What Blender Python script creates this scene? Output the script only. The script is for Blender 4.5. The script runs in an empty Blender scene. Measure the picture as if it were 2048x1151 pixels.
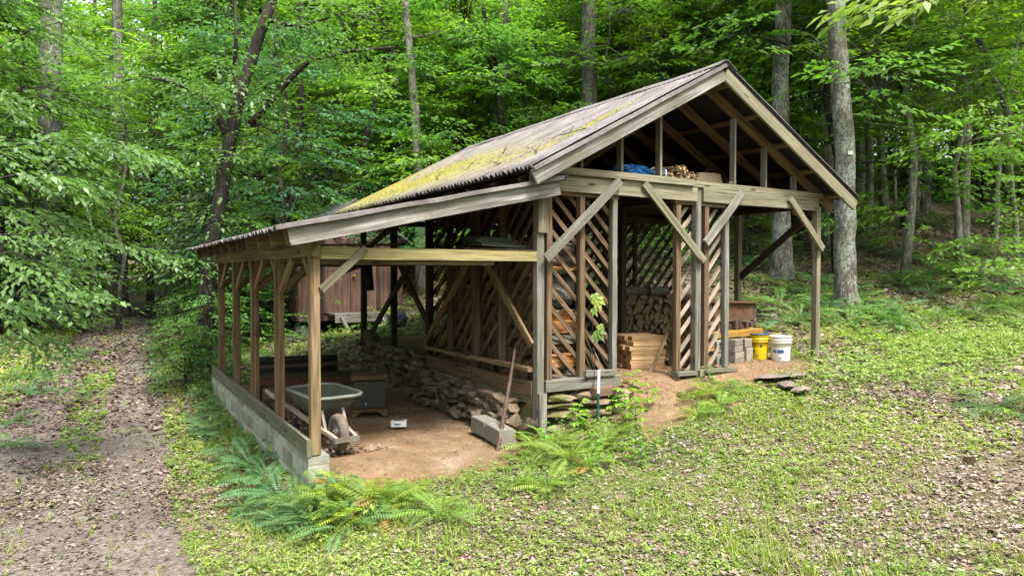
import bpy, bmesh, math, random
import numpy as np
from mathutils import Vector, Matrix, Euler
random.seed(7); RS = np.random.RandomState(11)
R = math.radians
scene = bpy.context.scene
COL = scene.collection
# ------------------------------------------------------------------ camera
CAM = Vector((-1.81, -6.52, 1.9)); YAW = R(31.7); PITCH = R(1.25); FPX = 1365.0
cd = bpy.data.cameras.new('camera'); cam = bpy.data.objects.new('camera', cd); COL.objects.link(cam)
cam.location = CAM; cam.rotation_euler = (R(90) - PITCH, 0, -YAW)
cd.sensor_width = 36; cd.lens = FPX / 2048 * 36; cd.clip_start = .05; cd.clip_end = 500
scene.camera = cam
FW = Vector((math.sin(YAW) * math.cos(PITCH), math.cos(YAW) * math.cos(PITCH), -math.sin(PITCH)))
RT = Vector((math.cos(YAW), -math.sin(YAW), 0)); UP = RT.cross(FW)
def at(px, py, d):
    return CAM + (FW + RT * ((px - 1024) / FPX) - UP * ((py - 575.5) / FPX)) * d
# ------------------------------------------------------------------ terrain
TX = np.array([-14, -4, -2, -.5, 0, 1, 2.6, 3.7, 5.1, 7.75, 12, 18, 30, 50.])
TY = np.array([-6, -1.5, 0, 3, 6, 10, 18, 30, 60.])
TZ = np.array([
 [0, -.1, -.2, -.1, -.05, .02, .1, .2, .28, .4, .55, .7, 1.2, 2],
 [0, -.15, -.3, -.22, -.1, -.02, .08, .18, .3, .45, .62, .8, 1.5, 3],
 [.05, -.15, -.32, -.32, -.15, -.08, .02, .2, .4, .56, .8, 1.05, 1.9, 3.5],
 [.1, -.12, -.3, -.4, -.2, -.08, .3, .55, .6, .85, 1.2, 2., 3.2, 5.5],
 [.2, -.1, -.25, -.35, -.1, 0, .45, .6, .8, 1.35, 2., 2.8, 4.3, 7],
 [.4, 0, -.15, -.15, .1, .25, .4, .5, .9, 2., 3., 3.7, 5.2, 8],
 [.9, .4, .05, 0, .05, .2, .6, 1.1, 2., 3.3, 4.6, 5.3, 7., 10],
 [1.5, .9, .5, .35, .35, .4, .9, 1.5, 2.6, 4, 5.8, 7, 9, 12],
 [3, 2.2, 2, 1.6, 1.6, 1.7, 2.2, 3, 4.5, 6.5, 9, 11, 13, 16]])
def sstep(a, b, x):
    t = np.clip((x - a) / (b - a), 0, 1); return t * t * (3 - 2 * t)
def vnoise(x, y, s=1.0, seed=0):
    """cheap smooth value noise, -1..1"""
    x = np.asarray(x, float) * s + seed * 17.3; y = np.asarray(y, float) * s + seed * 9.1
    xi = np.floor(x); yi = np.floor(y); fx = x - xi; fy = y - yi
    fx = fx * fx * (3 - 2 * fx); fy = fy * fy * (3 - 2 * fy)
    def h(a, b):
        v = np.sin(a * 127.1 + b * 311.7 + seed * 3.7) * 43758.5453; return (v - np.floor(v)) * 2 - 1
    return (h(xi, yi) * (1 - fx) + h(xi + 1, yi) * fx) * (1 - fy) + (h(xi, yi + 1) * (1 - fx) + h(xi + 1, yi + 1) * fx) * fy
def fbm(x, y, s, seed=0, n=4):
    r = 0; a = 1; t = 0
    for i in range(n):
        r = r + a * vnoise(x, y, s * 2 ** i, seed + i); t += a; a *= .55
    return r / t
def H(x, y):
    x = np.asarray(x, float); y = np.asarray(y, float)
    cx = np.clip(x, TX[0], TX[-1]); cy = np.clip(y, TY[0], TY[-1])
    i = np.clip(np.searchsorted(TX, cx) - 1, 0, len(TX) - 2); j = np.clip(np.searchsorted(TY, cy) - 1, 0, len(TY) - 2)
    u = (cx - TX[i]) / (TX[i + 1] - TX[i]); v = (cy - TY[j]) / (TY[j + 1] - TY[j])
    u = .5 * u + .5 * u * u * (3 - 2 * u); v = .5 * v + .5 * v * v * (3 - 2 * v)
    z = (TZ[j, i] * (1 - u) + TZ[j, i + 1] * u) * (1 - v) + (TZ[j + 1, i] * (1 - u) + TZ[j + 1, i + 1] * u) * v
    # the cut-and-fill of the building site: raised floor of the store, sunk floor of the lean-to
    zin = .50 + .02 * (x - 2.6) + .05 * np.maximum(0, y - 3)
    soft = sstep(3.4, 4.6, x)
    m = sstep(2.52, 2.66, x) * (1 - sstep(7.2, 8.2, x)) * sstep(.04 - .5 * soft, .16 + .1 * soft, y) * (1 - sstep(5.6, 7.5, y))
    z = z * (1 - m) + zin * m
    ml = sstep(0, .15, x) * (1 - sstep(2.45, 2.56, x)) * sstep(-.7, .1, y) * (1 - sstep(5.9, 7., y))
    z = z * (1 - ml) + (-.05) * ml
    inside = np.clip(m + ml, 0, 1)
    bumps = .035 * fbm(x, y, .9, 3) + .16 * fbm(x, y, .16, 5) * sstep(9, 25, np.hypot(x - CAM.x, y - CAM.y)) * (1 - .9 * np.exp(-((x + 1.9 - .085 * np.maximum(y - 8, 0)) / 2.6) ** 2))
    return z + bumps * (1 - .8 * inside)
def hz(x, y): return float(H(x, y))
def ground_at(px, py, near=3., far=90.):
    """the point of the terrain seen from the photographer's spot in that direction"""
    d = near
    while d < far:
        p = at(px, py, d)
        if p.z < hz(p.x, p.y): return Vector((p.x, p.y, hz(p.x, p.y)))
        d += .08 if d < 14 else .2
    p = at(px, py, far); return Vector((p.x, p.y, hz(p.x, p.y)))
# ------------------------------------------------------------------ object helpers
def tag(o, label=None, cat=None, group=None, kind=None):
    if label: o['label'] = label
    if cat: o['category'] = cat
    if group: o['group'] = group
    if kind: o['kind'] = kind
    return o
def thing(name, label, cat, loc=(0, 0, 0), rz=0, group=None):
    o = bpy.data.objects.new(name, None); COL.objects.link(o); o.location = loc; o.rotation_euler = (0, 0, rz)
    o.empty_display_size = .2
    return tag(o, label, cat, group)
def link(name, me, parent=None, loc=(0, 0, 0), rot=(0, 0, 0), sc=None):
    o = bpy.data.objects.new(name, me); COL.objects.link(o)
    if parent: o.parent = parent
    o.location = loc; o.rotation_euler = rot
    if sc is not None: o.scale = (sc, sc, sc) if not hasattr(sc, '__len__') else sc
    return o
KIDS = {}
def dup(o, loc=None, rz=None, sc=None, label=None, group=None, parent=None):
    """a copy of a thing together with copies of its parts and sub-parts"""
    c = o.copy(); COL.objects.link(c)
    if parent is not None: c.parent = parent
    for ch in o.children: dup(ch, parent=c)
    if loc is not None: c.location = loc
    if rz is not None: c.rotation_euler = (0, 0, rz) if not hasattr(rz, '__len__') else rz
    if sc is not None: c.scale = (sc, sc, sc) if not hasattr(sc, '__len__') else sc
    if label: c['label'] = label
    if group: c['group'] = group
    return c
class MB:
    """collects boards, tubes and polygons; build() links them as ONE mesh object"""
    def __init__(s): s.v = []; s.f = []; s.uv = []; s.tone = []; s.m = []
    def face(s, idx, uv=None, tone=.5, m=0):
        s.f.append(tuple(idx)); s.uv.extend(uv if uv else [(0, 0)] * len(idx)); s.tone.append(tone); s.m.append(m)
    def ring_solid(s, rings, tone=.5, m=0, caps=True, capm=None, lens=None):
        """rings: list of equal-length lists of points; skinned in order, closed around"""
        b = len(s.v); n = len(rings[0]); u0 = random.uniform(0, 40); v0 = random.uniform(0, 40)
        for r in rings: s.v.extend([tuple(p) for p in r])
        per = [0]
        for k in range(n):
            a = Vector(rings[0][k]); c = Vector(rings[0][(k + 1) % n]); per.append(per[-1] + (c - a).length)
        ln = [0]
        for i in range(len(rings) - 1):
            a = sum((Vector(p) for p in rings[i]), Vector()) / n; c = sum((Vector(p) for p in rings[i + 1]), Vector()) / n
            ln.append(ln[-1] + (c - a).length)
        for i in range(len(rings) - 1):
            for k in range(n):
                k2 = (k + 1) % n
                s.face((b + i * n + k, b + i * n + k2, b + (i + 1) * n + k2, b + (i + 1) * n + k),
                       [(u0 + ln[i], v0 + per[k]), (u0 + ln[i], v0 + per[k + 1]), (u0 + ln[i + 1], v0 + per[k + 1]), (u0 + ln[i + 1], v0 + per[k])], tone, m)
        if caps:
            cm = m if capm is None else capm
            for (ri, rev) in ((0, True), (len(rings) - 1, False)):
                idx = [b + ri * n + k for k in range(n)]
                c = sum((Vector(p) for p in rings[ri]), Vector()) / n
                e1 = (Vector(rings[ri][0]) - c).normalized() if (Vector(rings[ri][0]) - c).length > 1e-6 else Vector((1, 0, 0))
                nn = e1.cross((Vector(rings[ri][1]) - c)); e2 = nn.cross(e1).normalized() if nn.length > 1e-9 else Vector((0, 0, 1))
                uv = [(u0 + (Vector(p) - c).dot(e1), v0 + (Vector(p) - c).dot(e2)) for p in rings[ri]]
                if rev: idx = idx[::-1]; uv = uv[::-1]
                s.face(idx, uv, tone, cm)
    def board(s, p0, p1, w, h, up=(0, 0, 1), tone=None, m=0, jit=.0025, seg=1, bow=0):
        """a squared timber from p0 to p1, w wide across, h tall along 'up'"""
        p0 = Vector(p0); p1 = Vector(p1); d = (p1 - p0).normalized(); up = Vector(up)
        if abs(d.dot(up.normalized())) > .98: up = Vector((0, 1, 0)) if abs(d.y) < .9 else Vector((1, 0, 0))
        side = d.cross(up).normalized(); u = side.cross(d).normalized()
        tone = random.random() if tone is None else tone
        c = min(w, h) * .06
        prof = [(-w / 2 + c, -h / 2), (w / 2 - c, -h / 2), (w / 2, -h / 2 + c), (w / 2, h / 2 - c), (w / 2 - c, h / 2), (-w / 2 + c, h / 2), (-w / 2, h / 2 - c), (-w / 2, -h / 2 + c)]
        rings = []
        for i in range(seg + 1):
            t = i / seg; q = p0.lerp(p1, t) + u * (bow * 4 * t * (1 - t))
            j = [random.uniform(-jit, jit) for _ in range(4)]
            rings.append([q + side * (a * (1 + j[0] / w * 2) + j[1]) + u * (b + j[2]) for a, b in prof])
        s.ring_solid(rings, tone, m)
    def box(s, c, size, rz=0, tone=.5, m=0):
        c = Vector(c); M_ = Matrix.Rotation(rz, 3, 'Z')
        s.board(c - M_ @ Vector((size[0] / 2, 0, 0)), c + M_ @ Vector((size[0] / 2, 0, 0)), size[1], size[2], (0, 0, 1), tone, m, 0)
    def tube(s, pts, rad, n=8, tone=.5, m=0, caps=True, wob=0):
        pts = [Vector(p) for p in pts]; rings = []
        rad = rad if hasattr(rad, '__len__') else [rad] * len(pts)
        ref = None
        for i, p in enumerate(pts):
            d = (pts[min(i + 1, len(pts) - 1)] - pts[max(i - 1, 0)]).normalized()
            if ref is None: ref = d.orthogonal().normalized()
            else:
                ref = (ref - d * ref.dot(d))
                ref = ref.normalized() if ref.length > 1e-5 else d.orthogonal().normalized()
            b = d.cross(ref)
            rings.append([p + (ref * math.cos(2 * math.pi * k / n) + b * math.sin(2 * math.pi * k / n)) * rad[i] * (1 + random.uniform(-wob, wob)) for k in range(n)])
        s.ring_solid(rings, tone, m, caps)
    def lathe(s, prof, n=24, c=(0, 0, 0), tone=.5, m=0):
        c = Vector(c)
        s.ring_solid([[c + Vector((r * math.cos(2 * math.pi * k / n), r * math.sin(2 * math.pi * k / n), z)) for k in range(n)] for r, z in prof], tone, m)
    def prism(s, poly, nvec, thick, tone=None, m=0, uvdir=None):
        """extrudes a planar polygon by thick along nvec"""
        tone = random.random() if tone is None else tone
        nv = Vector(nvec).normalized() * thick; P = [Vector(p) for p in poly]; n = len(P); b = len(s.v)
        s.v.extend([tuple(p) for p in P] + [tuple(p + nv) for p in P])
        e1 = Vector(uvdir).normalized() if uvdir else (P[1] - P[0]).normalized(); e2 = nv.normalized().cross(e1)
        o = (random.uniform(0, 40), random.uniform(0, 40))
        uvp = [(o[0] + p.dot(e1), o[1] + p.dot(e2)) for p in P]
        nf = (P[1] - P[0]).cross(P[2] - P[0]).dot(nv) > 0
        lo = list(range(b, b + n)); hi = list(range(b + n, b + 2 * n))
        if nf: s.face(lo[::-1], uvp[::-1], tone, m); s.face(hi, uvp, tone, m)
        else: s.face(lo, uvp, tone, m); s.face(hi[::-1], uvp[::-1], tone, m)
        for k in range(n):
            k2 = (k + 1) % n; q = (lo[k], lo[k2], hi[k2], hi[k]); uq = [uvp[k], uvp[k2], (uvp[k2][0], uvp[k2][1] + thick), (uvp[k][0], uvp[k][1] + thick)]
            if not nf: q = q[::-1]; uq = uq[::-1]
            s.face(q, uq, tone, m)
    def mesh(s, name, mats, smooth=False):
        me = bpy.data.meshes.new(name); me.from_pydata(s.v, [], s.f)
        uvl = me.uv_layers.new(name='UVMap'); uvl.data.foreach_set('uv', np.array(s.uv, np.float32).ravel())
        at_ = me.attributes.new('tone', 'FLOAT', 'FACE'); at_.data.foreach_set('value', np.array(s.tone, np.float32))
        for mt in (mats if isinstance(mats, (list, tuple)) else [mats]): me.materials.append(mt)
        me.polygons.foreach_set('material_index', np.array(s.m, np.int32))
        if smooth: me.polygons.foreach_set('use_smooth', np.ones(len(s.f), bool))
        me.update(); return me
    def build(s, name, mats, parent=None, smooth=False, loc=(0, 0, 0)):
        return link(name, s.mesh(name, mats, smooth), parent, loc)
def quads_mesh(name, V, tone, mat, nper=4, smooth=False):
    """V: (N, nper, 3) array, one leaf-sized face each"""
    N = V.shape[0]; me = bpy.data.meshes.new(name)
    me.vertices.add(N * nper); me.vertices.foreach_set('co', np.ascontiguousarray(V, np.float32).ravel())
    me.loops.add(N * nper); me.loops.foreach_set('vertex_index', np.arange(N * nper, dtype=np.int32))
    me.polygons.add(N); me.polygons.foreach_set('loop_start', np.arange(0, N * nper, nper, dtype=np.int32))
    a = me.attributes.new('tone', 'FLOAT', 'FACE'); a.data.foreach_set('value', np.asarray(tone, np.float32))
    if smooth: me.polygons.foreach_set('use_smooth', np.ones(N, bool))
    me.update(calc_edges=True); me.materials.append(mat); return me
def norm(a): return a / np.maximum(np.linalg.norm(a, axis=-1, keepdims=True), 1e-9)
def leaves(base, direc, nrm, L, W, fold=.12):
    """kite-shaped leaves: base, widest left, tip, widest right"""
    d = norm(direc); s = norm(np.cross(d, nrm)); n = np.cross(s, d)
    L = np.asarray(L)[:, None]; W = np.asarray(W)[:, None]; fold = np.reshape(fold, (-1, 1))
    V = np.empty((len(base), 4, 3))
    V[:, 0] = base; V[:, 1] = base + d * L * .42 + s * W * .5 + n * W * fold; V[:, 2] = base + d * L - n * L * .08; V[:, 3] = base + d * L * .42 - s * W * .5 + n * W * fold
    return V
# ------------------------------------------------------------------ materials
def mat(name):
    m = bpy.data.materials.new(name); m.use_nodes = True; nt = m.node_tree; nt.nodes.clear()
    out = nt.nodes.new('ShaderNodeOutputMaterial'); b = nt.nodes.new('ShaderNodeBsdfPrincipled'); nt.links.new(b.outputs[0], out.inputs[0])
    return m, nt, b, out
class G:
    def __init__(s, nt): s.nt = nt
    def n(s, t, **k):
        x = s.nt.nodes.new(t)
        for a, v in k.items(): setattr(x, a, v)
        return x
    def l(s, a, b): s.nt.links.new(a, b)
    def attr(s, name): return s.n('ShaderNodeAttribute', attribute_name=name).outputs['Fac']
    def coord(s, kind='Object', scale=(1, 1, 1)):
        c = s.n('ShaderNodeTexCoord'); m = s.n('ShaderNodeMapping'); m.inputs['Scale'].default_value = scale; s.l(c.outputs[kind], m.inputs[0]); return m.outputs[0]
    def world(s, scale=1.0):
        c = s.n('ShaderNodeNewGeometry'); m = s.n('ShaderNodeMapping'); m.inputs['Scale'].default_value = (scale,) * 3 if not hasattr(scale, '__len__') else scale; s.l(c.outputs['Position'], m.inputs[0]); return m.outputs[0]
    def noise(s, vec, scale=5, detail=6, rough=.6, dist=0):
        n = s.n('ShaderNodeTexNoise'); n.inputs['Scale'].default_value = scale; n.inputs['Detail'].default_value = detail; n.inputs['Roughness'].default_value = rough; n.inputs['Distortion'].default_value = dist
        s.l(vec, n.inputs['Vector']); return n.outputs['Fac']
    def voro(s, vec, scale=5, feat='F1', out='Distance'):
        n = s.n('ShaderNodeTexVoronoi', feature=feat); n.inputs['Scale'].default_value = scale; s.l(vec, n.inputs['Vector']); return n.outputs[out]
    def ramp(s, fac, stops, interp='LINEAR'):
        r = s.n('ShaderNodeValToRGB'); r.color_ramp.interpolation = interp; e = r.color_ramp.elements
        while len(e) < len(stops): e.new(.5)
        for i, (p, c) in enumerate(stops):
            e[i].position = p; e[i].color = (c, c, c, 1) if not hasattr(c, '__len__') else (*c, 1)
        s.l(fac, r.inputs[0]); return r.outputs[0]
    def mix(s, f, a, b, mode='MIX'):
        m = s.n('ShaderNodeMix', data_type='RGBA', blend_type=mode)
        for sock, v in ((m.inputs['Factor'], f), (m.inputs['A'], a), (m.inputs['B'], b)):
            pass
        ins = [i for i in m.inputs if i.enabled]
        for sock, v in zip((ins[0], ins[1], ins[2]), (f, a, b)):
            if hasattr(v, 'is_output') or isinstance(v, bpy.types.NodeSocket): s.l(v, sock)
            elif hasattr(v, '__len__'): sock.default_value = (*v, 1)
            else: sock.default_value = v if sock.type == 'VALUE' else (v, v, v, 1)
        return [o for o in m.outputs if o.enabled][0]
    def math(s, op, a, b=0.0):
        m = s.n('ShaderNodeMath', operation=op)
        for i, v in enumerate((a, b)):
            if isinstance(v, bpy.types.NodeSocket): s.l(v, m.inputs[i])
            else: m.inputs[i].default_value = v
        return m.outputs[0]
    def bump(s, h, b, strength=.4, dist=.01):
        n = s.n('ShaderNodeBump'); n.inputs['Strength'].default_value = strength; n.inputs['Distance'].default_value = dist
        s.l(h, n.inputs['Height']); s.l(n.outputs[0], b.inputs['Normal'])
def wood(name, light, mid, dark, rough=.85, stain=None, grain=38, knots=True):
    m, nt, b, _ = mat(name); g = G(nt)
    uv = g.coord('UV', (1.2, grain, 1)); uv2 = g.coord('UV', (.9, 5.5, 1)); uv3 = g.coord('UV', (3, 9, 1))
    gr = g.noise(uv, 1, 7, .65, .6)
    c = g.ramp(gr, [(.34, dark), (.5, mid), (.64, light)])
    wv = g.noise(uv2, 1.1, 3, .5, 1.2)
    c = g.mix(g.ramp(wv, [(.35, 0), (.75, .55)]), c, dark)
    t = g.attr('tone'); c = g.mix(1., c, g.ramp(t, [(0, .68), (1, 1.22)]), 'MULTIPLY')
    if stain:
        sn = g.noise(g.world(1.7), 1, 5, .65); c = g.mix(g.ramp(sn, [(.40, 0), (.62, .8)]), c, stain)
    ck = g.noise(g.coord('UV', (.55, grain * 1.7, 1)), 1, 2, .5, .3); c = g.mix(g.ramp(ck, [(.30, .8), (.345, 0)]), c, tuple(x * .3 for x in dark))
    if knots:
        kd = g.voro(g.coord('UV', (1.7, 6.5, 1)), 1.0); c = g.mix(g.ramp(kd, [(.07, .85), (.14, 0)]), c, tuple(x * .35 for x in dark))
    g.l(c, b.inputs['Base Color']); b.inputs['Roughness'].default_value = rough; b.inputs['Specular IOR Level'].default_value = .25
    g.bump(gr, b, .55, .004); return m
def leafmat(name, a, b_, trans=.45, rough=.5, rnd=.25, yellow=None):
    m, nt, b, out = mat(name); g = G(nt)
    t = g.attr('tone'); c = g.ramp(t, [(0, a), (1, b_)] if yellow is None else [(0, a), (.85, b_), (1, yellow)])
    oi = g.n('ShaderNodeObjectInfo'); rr_ = g.math('FRACT', g.math('MULTIPLY', oi.outputs['Random'], 7.3)); c = g.mix(1., c, g.ramp(oi.outputs['Random'], [(0, 1 - rnd), (1, 1 + rnd)]), 'MULTIPLY'); c = g.mix(1., c, g.ramp(rr_, [(0, (.9, .98, 1.15)), (.5, (1, 1, 1)), (1, (1.28, 1.06, .72))]), 'MULTIPLY')
    g.l(c, b.inputs['Base Color']); b.inputs['Roughness'].default_value = rough; b.inputs['Specular IOR Level'].default_value = .5
    tr = g.n('ShaderNodeBsdfTranslucent'); cc = g.mix(1., c, (1.25, 1.5, .55), 'MULTIPLY'); g.l(cc, tr.inputs[0])
    mx = g.n('ShaderNodeMixShader'); mx.inputs[0].default_value = trans; g.l(b.outputs[0], mx.inputs[1]); g.l(tr.outputs[0], mx.inputs[2]); g.l(mx.outputs[0], out.inputs[0])
    return m
def plain(name, col, rough=.6, var=.25, scale=8, bump=.2, metal=0, spec=.4, dirt=None, bscale=None, dirt_rng=(.45, .7)):
    m, nt, b, _ = mat(name); g = G(nt); o = g.coord('Object')
    n = g.noise(o, scale, 6, .65)
    c = g.ramp(n, [(.25, tuple(x * (1 - var) for x in col)), (.75, tuple(min(1, x * (1 + var)) for x in col))])
    c = g.mix(1., c, g.ramp(g.attr('tone'), [(0, .75), (1, 1.25)]), 'MULTIPLY')
    if dirt: c = g.mix(g.ramp(g.noise(g.world(1), scale * .45, 5, .7), [(dirt_rng[0], 0), (dirt_rng[1], .85)]), c, dirt)
    g.l(c, b.inputs['Base Color']); b.inputs['Roughness'].default_value = rough; b.inputs['Metallic'].default_value = metal; b.inputs['Specular IOR Level'].default_value = spec
    if bump: g.bump(g.noise(o, bscale or scale * 4, 5, .6), b, bump, .006)
    return m
def bark(name, a, b_, lichen=None, scale=9, lich=(.55, .68), moss=None):
    m, nt, b, _ = mat(name); g = G(nt)
    n = g.noise(g.coord('Object', (1, 1, .14)), scale * 3.6, 6, .7, .8); v = g.voro(g.coord('Object', (1, 1, .13)), scale * 3.2, 'DISTANCE_TO_EDGE')
    h = g.math('ADD', g.math('MULTIPLY', n, .75), g.math('MULTIPLY', v, .9))
    c = g.ramp(h, [(.28, a), (.75, b_)])
    big = g.noise(g.coord('Object', (1, 1, .5)), 2.2, 5, .65); c = g.mix(1., c, g.ramp(big, [(.3, .6), (.7, 1.25)]), 'MULTIPLY')
    if lichen:
        ln = g.math('MULTIPLY', g.noise(g.coord('Object', (1, 1, .55)), scale * .5, 7, .75), g.ramp(g.noise(g.coord('Object', (1, 1, .7)), scale * 4, 4, .7), [(.3, .6), (.6, 1.1)]))
        c = g.mix(g.ramp(ln, [(lich[0], 0), (lich[1], .8)]), c, lichen)
    if moss: c = g.mix(g.ramp(g.noise(g.coord('Object', (1, 1, .4)), scale * .25, 4, .6), [(.5, 0), (.7, .7)]), c, moss)
    g.l(c, b.inputs['Base Color']); b.inputs['Roughness'].default_value = .9; b.inputs['Specular IOR Level'].default_value = .15
    g.bump(h, b, .9, .025); return m
M = {}
M['wood_grey'] = wood('weathered grey wood', (.33, .32, .295), (.195, .185, .165), (.062, .056, .048), stain=(.135, .128, .095), grain=30)
M['wood_tan'] = wood('tan sheltered wood', (.27, .195, .115), (.175, .118, .065), (.065, .04, .02), grain=26)
M['wood_green'] = wood('greenish treated wood', (.275, .255, .185), (.19, .172, .118), (.09, .078, .048))
M['wood_yellow'] = wood('yellow green treated beam', (.33, .28, .14), (.24, .20, .09), (.11, .088, .04))
M['wood_brown'] = wood('brown lattice wood', (.225, .155, .10), (.145, .093, .057), (.06, .037, .022))
M['wood_pale'] = wood('pale lit lattice wood', (.47, .40, .34), (.34, .27, .215), (.15, .11, .085))  # right lattice paler, the light on its slats put into the colour
M['wood_dark'] = wood('dark shaded wood', (.085, .06, .04), (.048, .033, .021), (.018, .012, .008))  # dark timber; for the shed interior the shade is put into the colour
M['wood_fresh'] = wood('fresh sawn wood', (.56, .40, .22), (.44, .29, .15), (.24, .14, .07), grain=30)
M['wood_cut'] = wood('split log wood', (.52, .28, .10), (.37, .175, .06), (.16, .07, .028), grain=26, knots=False)
M['log_end'] = plain('log end grain', (.19, .12, .066), .9, .45, 14, .5, dirt=(.08, .05, .03))
M['log_bark'] = bark('log bark', (.05, .04, .032), (.30, .27, .23), scale=16)
M['siding'] = wood('red brown siding', (.19, .115, .085), (.135, .078, .058), (.065, .04, .032), grain=14, knots=False)
M['board_cap'] = wood('grey wall cap board', (.27, .25, .20), (.17, .155, .12), (.065, .058, .045), stain=(.10, .11, .06))
# ------------------------------------------------------------------ ground, driveway, dirt floor
DR = [ground_at(*p) for p in ((265, 606), (240, 650), (212, 720), (190, 790), (160, 880), (128, 980), (84, 1100))][::-1]
DRY = np.array([-40, -12, -6] + [p.y for p in DR] + [45.]); DRX = np.array([-6, -2.9, -2.15] + [p.x for p in DR] + [DR[-1].x + 2.5])
def drive_off(x, y): return np.asarray(x) - np.interp(y, DRY, DRX)
def axis(lo, hi, fine_lo, fine_hi, step, ncoarse):
    f = np.arange(fine_lo, fine_hi, step)
    a = fine_lo - np.cumsum(step * 1.13 ** np.arange(1, ncoarse)); b = fine_hi + np.cumsum(step * 1.13 ** np.arange(0, ncoarse))
    return np.concatenate([a[::-1], f, b])
def grid_mesh(name, xs, ys, zf, mats, keep=None):
    X, Y = np.meshgrid(xs, ys); Z = zf(X, Y); nx = len(xs); ny = len(ys)
    i = np.arange(nx * ny).reshape(ny, nx); F = np.stack([i[:-1, :-1], i[:-1, 1:], i[1:, 1:], i[1:, :-1]], -1).reshape(-1, 4)
    if keep is not None:
        k = keep(X, Y).ravel() > 0; F = F[k[F].any(1)]
    used = np.unique(F); mp = np.zeros(nx * ny, np.int32); mp[used] = np.arange(len(used)); F = mp[F]
    V = np.stack([X, Y, Z], -1).reshape(-1, 3)[used]
    me = bpy.data.meshes.new(name); me.vertices.add(len(V)); me.vertices.foreach_set('co', V.astype(np.float32).ravel())
    me.loops.add(F.size); me.loops.foreach_set('vertex_index', F.astype(np.int32).ravel())
    me.polygons.add(len(F)); me.polygons.foreach_set('loop_start', np.arange(0, F.size, 4, dtype=np.int32)); me.polygons.foreach_set('use_smooth', np.ones(len(F), bool))
    me.update(calc_edges=True); me.materials.append(mats); return me, V
def pattr(me, name, val):
    a = me.attributes.new(name, 'FLOAT', 'POINT'); a.data.foreach_set('value', np.asarray(val, np.float32))
def near_shed(x, y, m=.0): return (x > -.2 - m) & (x < 7.9 + m) & (y > -.1 - m) & (y < 6.2 + m)
def green_mask(x, y):
    """how much of the forest floor is covered by moss and low herbs, 0..1"""
    d = np.hypot(x - CAM.x, y - CAM.y); off = drive_off(x, y)
    n = fbm(x, y, .55, 21); n2 = fbm(x, y, 1.6, 27)
    front = sstep(-1.0, .5, x) * (1 - sstep(1.2, 3.2, y - .08 * x))
    g = .22 + front * (.50 + .50 * n + .34 * n2)
    g -= front * (.10 + .16 * sstep(5.5, 8, x))
    g -= .42 * sstep(1.2, 3.4, x) * (1 - sstep(-4.0, -2.0, y)) * (1 + n)
    left = (1 - sstep(-.2, .2, x)); g += left * (.18 + .35 * n)
    a = np.abs(off); g = np.where(a < 1.0, .05 + .0 * n, g)
    g = np.where(a < .24 + .10 * n2, np.maximum(g, (.62 + .6 * n) * sstep(1.2, 3., y) * (1 - .6 * sstep(9, 12, y))), g)
    g = np.where((off < -1.0) & (y > .8), np.maximum(g, .55 + .4 * n), g); g = np.where((off > .95) & (x < -.1) & (y < 5), np.maximum(g, .55 + .4 * n + .2 * n2), g)
    hill = sstep(.6, 2.6, y) * sstep(6, 9, x); g = g * (1 - hill) + hill * (.22 + .36 * n)
    return np.clip(g, 0, 1)
m, nt, b, _ = mat('forest floor'); g = G(nt); w = g.world(1)
lv = g.voro(w, 16, 'F1', 'Color'); lf = g.n('ShaderNodeSeparateColor'); g.l(lv, lf.inputs[0])
edge = g.voro(w, 16, 'DISTANCE_TO_EDGE')
lit = g.ramp(lf.outputs[0], [(0, (.075, .052, .038)), (.4, (.16, .115, .085)), (.75, (.25, .195, .155)), (1, (.34, .29, .25))])
lit = g.mix(g.ramp(edge, [(0, .75), (.06, 0)]), lit, (.03, .02, .014))
soil = g.ramp(g.noise(w, 5, 7, .7), [(.3, (.075, .052, .034)), (.7, (.19, .14, .098))])
c = g.mix(g.ramp(g.noise(w, 1.3, 5, .7), [(.38, .9), (.62, .25)]), soil, lit)
mossy = g.ramp(g.noise(w, 22, 6, .75), [(.3, (.07, .10, .018)), (.7, (.21, .25, .05))])
gm = g.math('MULTIPLY', g.attr('green'), g.ramp(g.noise(w, 3.5, 7, .75), [(.42, 0.), (.62, 1.)]))
c = g.mix(gm, c, mossy); g.l(c, b.inputs['Base Color']); b.inputs['Roughness'].default_value = .95; b.inputs['Specular IOR Level'].default_value = .1
g.bump(g.math('ADD', g.noise(w, 14, 7, .7), edge), b, .9, .03); M['ground'] = m
m, nt, b, _ = mat('packed clay'); g = G(nt); w = g.world(1)
c = g.ramp(g.noise(w, 2.2, 7, .68), [(.28, (.14, .088, .048)), (.5, (.235, .155, .088)), (.72, (.325, .235, .145))])
c = g.mix(g.ramp(g.noise(w, .9, 5, .7), [(.5, 0), (.7, .6)]), c, (.20, .14, .09))
sp = g.voro(w, 24); c = g.mix(g.ramp(sp, [(.10, .75), (.2, 0)]), c, (.11, .065, .04))
c = g.mix(g.ramp(g.noise(w, 60, 3, .6), [(.3, .35), (.5, 0)]), c, (.14, .08, .045)); c = g.mix(g.ramp(g.noise(w, 3.2, 6, .75, .8), [(.36, .7), (.5, 0)]), c, (.135, .085, .056)); c = g.mix(g.ramp(g.noise(w, 1.1, 6, .7), [(.55, 0), (.72, .5)]), c, (.34, .29, .22)); c = g.mix(g.math('MULTIPLY', g.attr('edge'), g.ramp(g.noise(w, 9, 7, .75), [(.4, 0), (.58, .85)])), c, (.12, .13, .045))
g.l(c, b.inputs['Base Color']); b.inputs['Roughness'].default_value = .95; b.inputs['Specular IOR Level'].default_value = .1
g.bump(g.math('ADD', g.noise(w, 14, 8, .75), g.noise(w, 2.5, 4, .6)), b, .9, .035); M['clay'] = m
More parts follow.
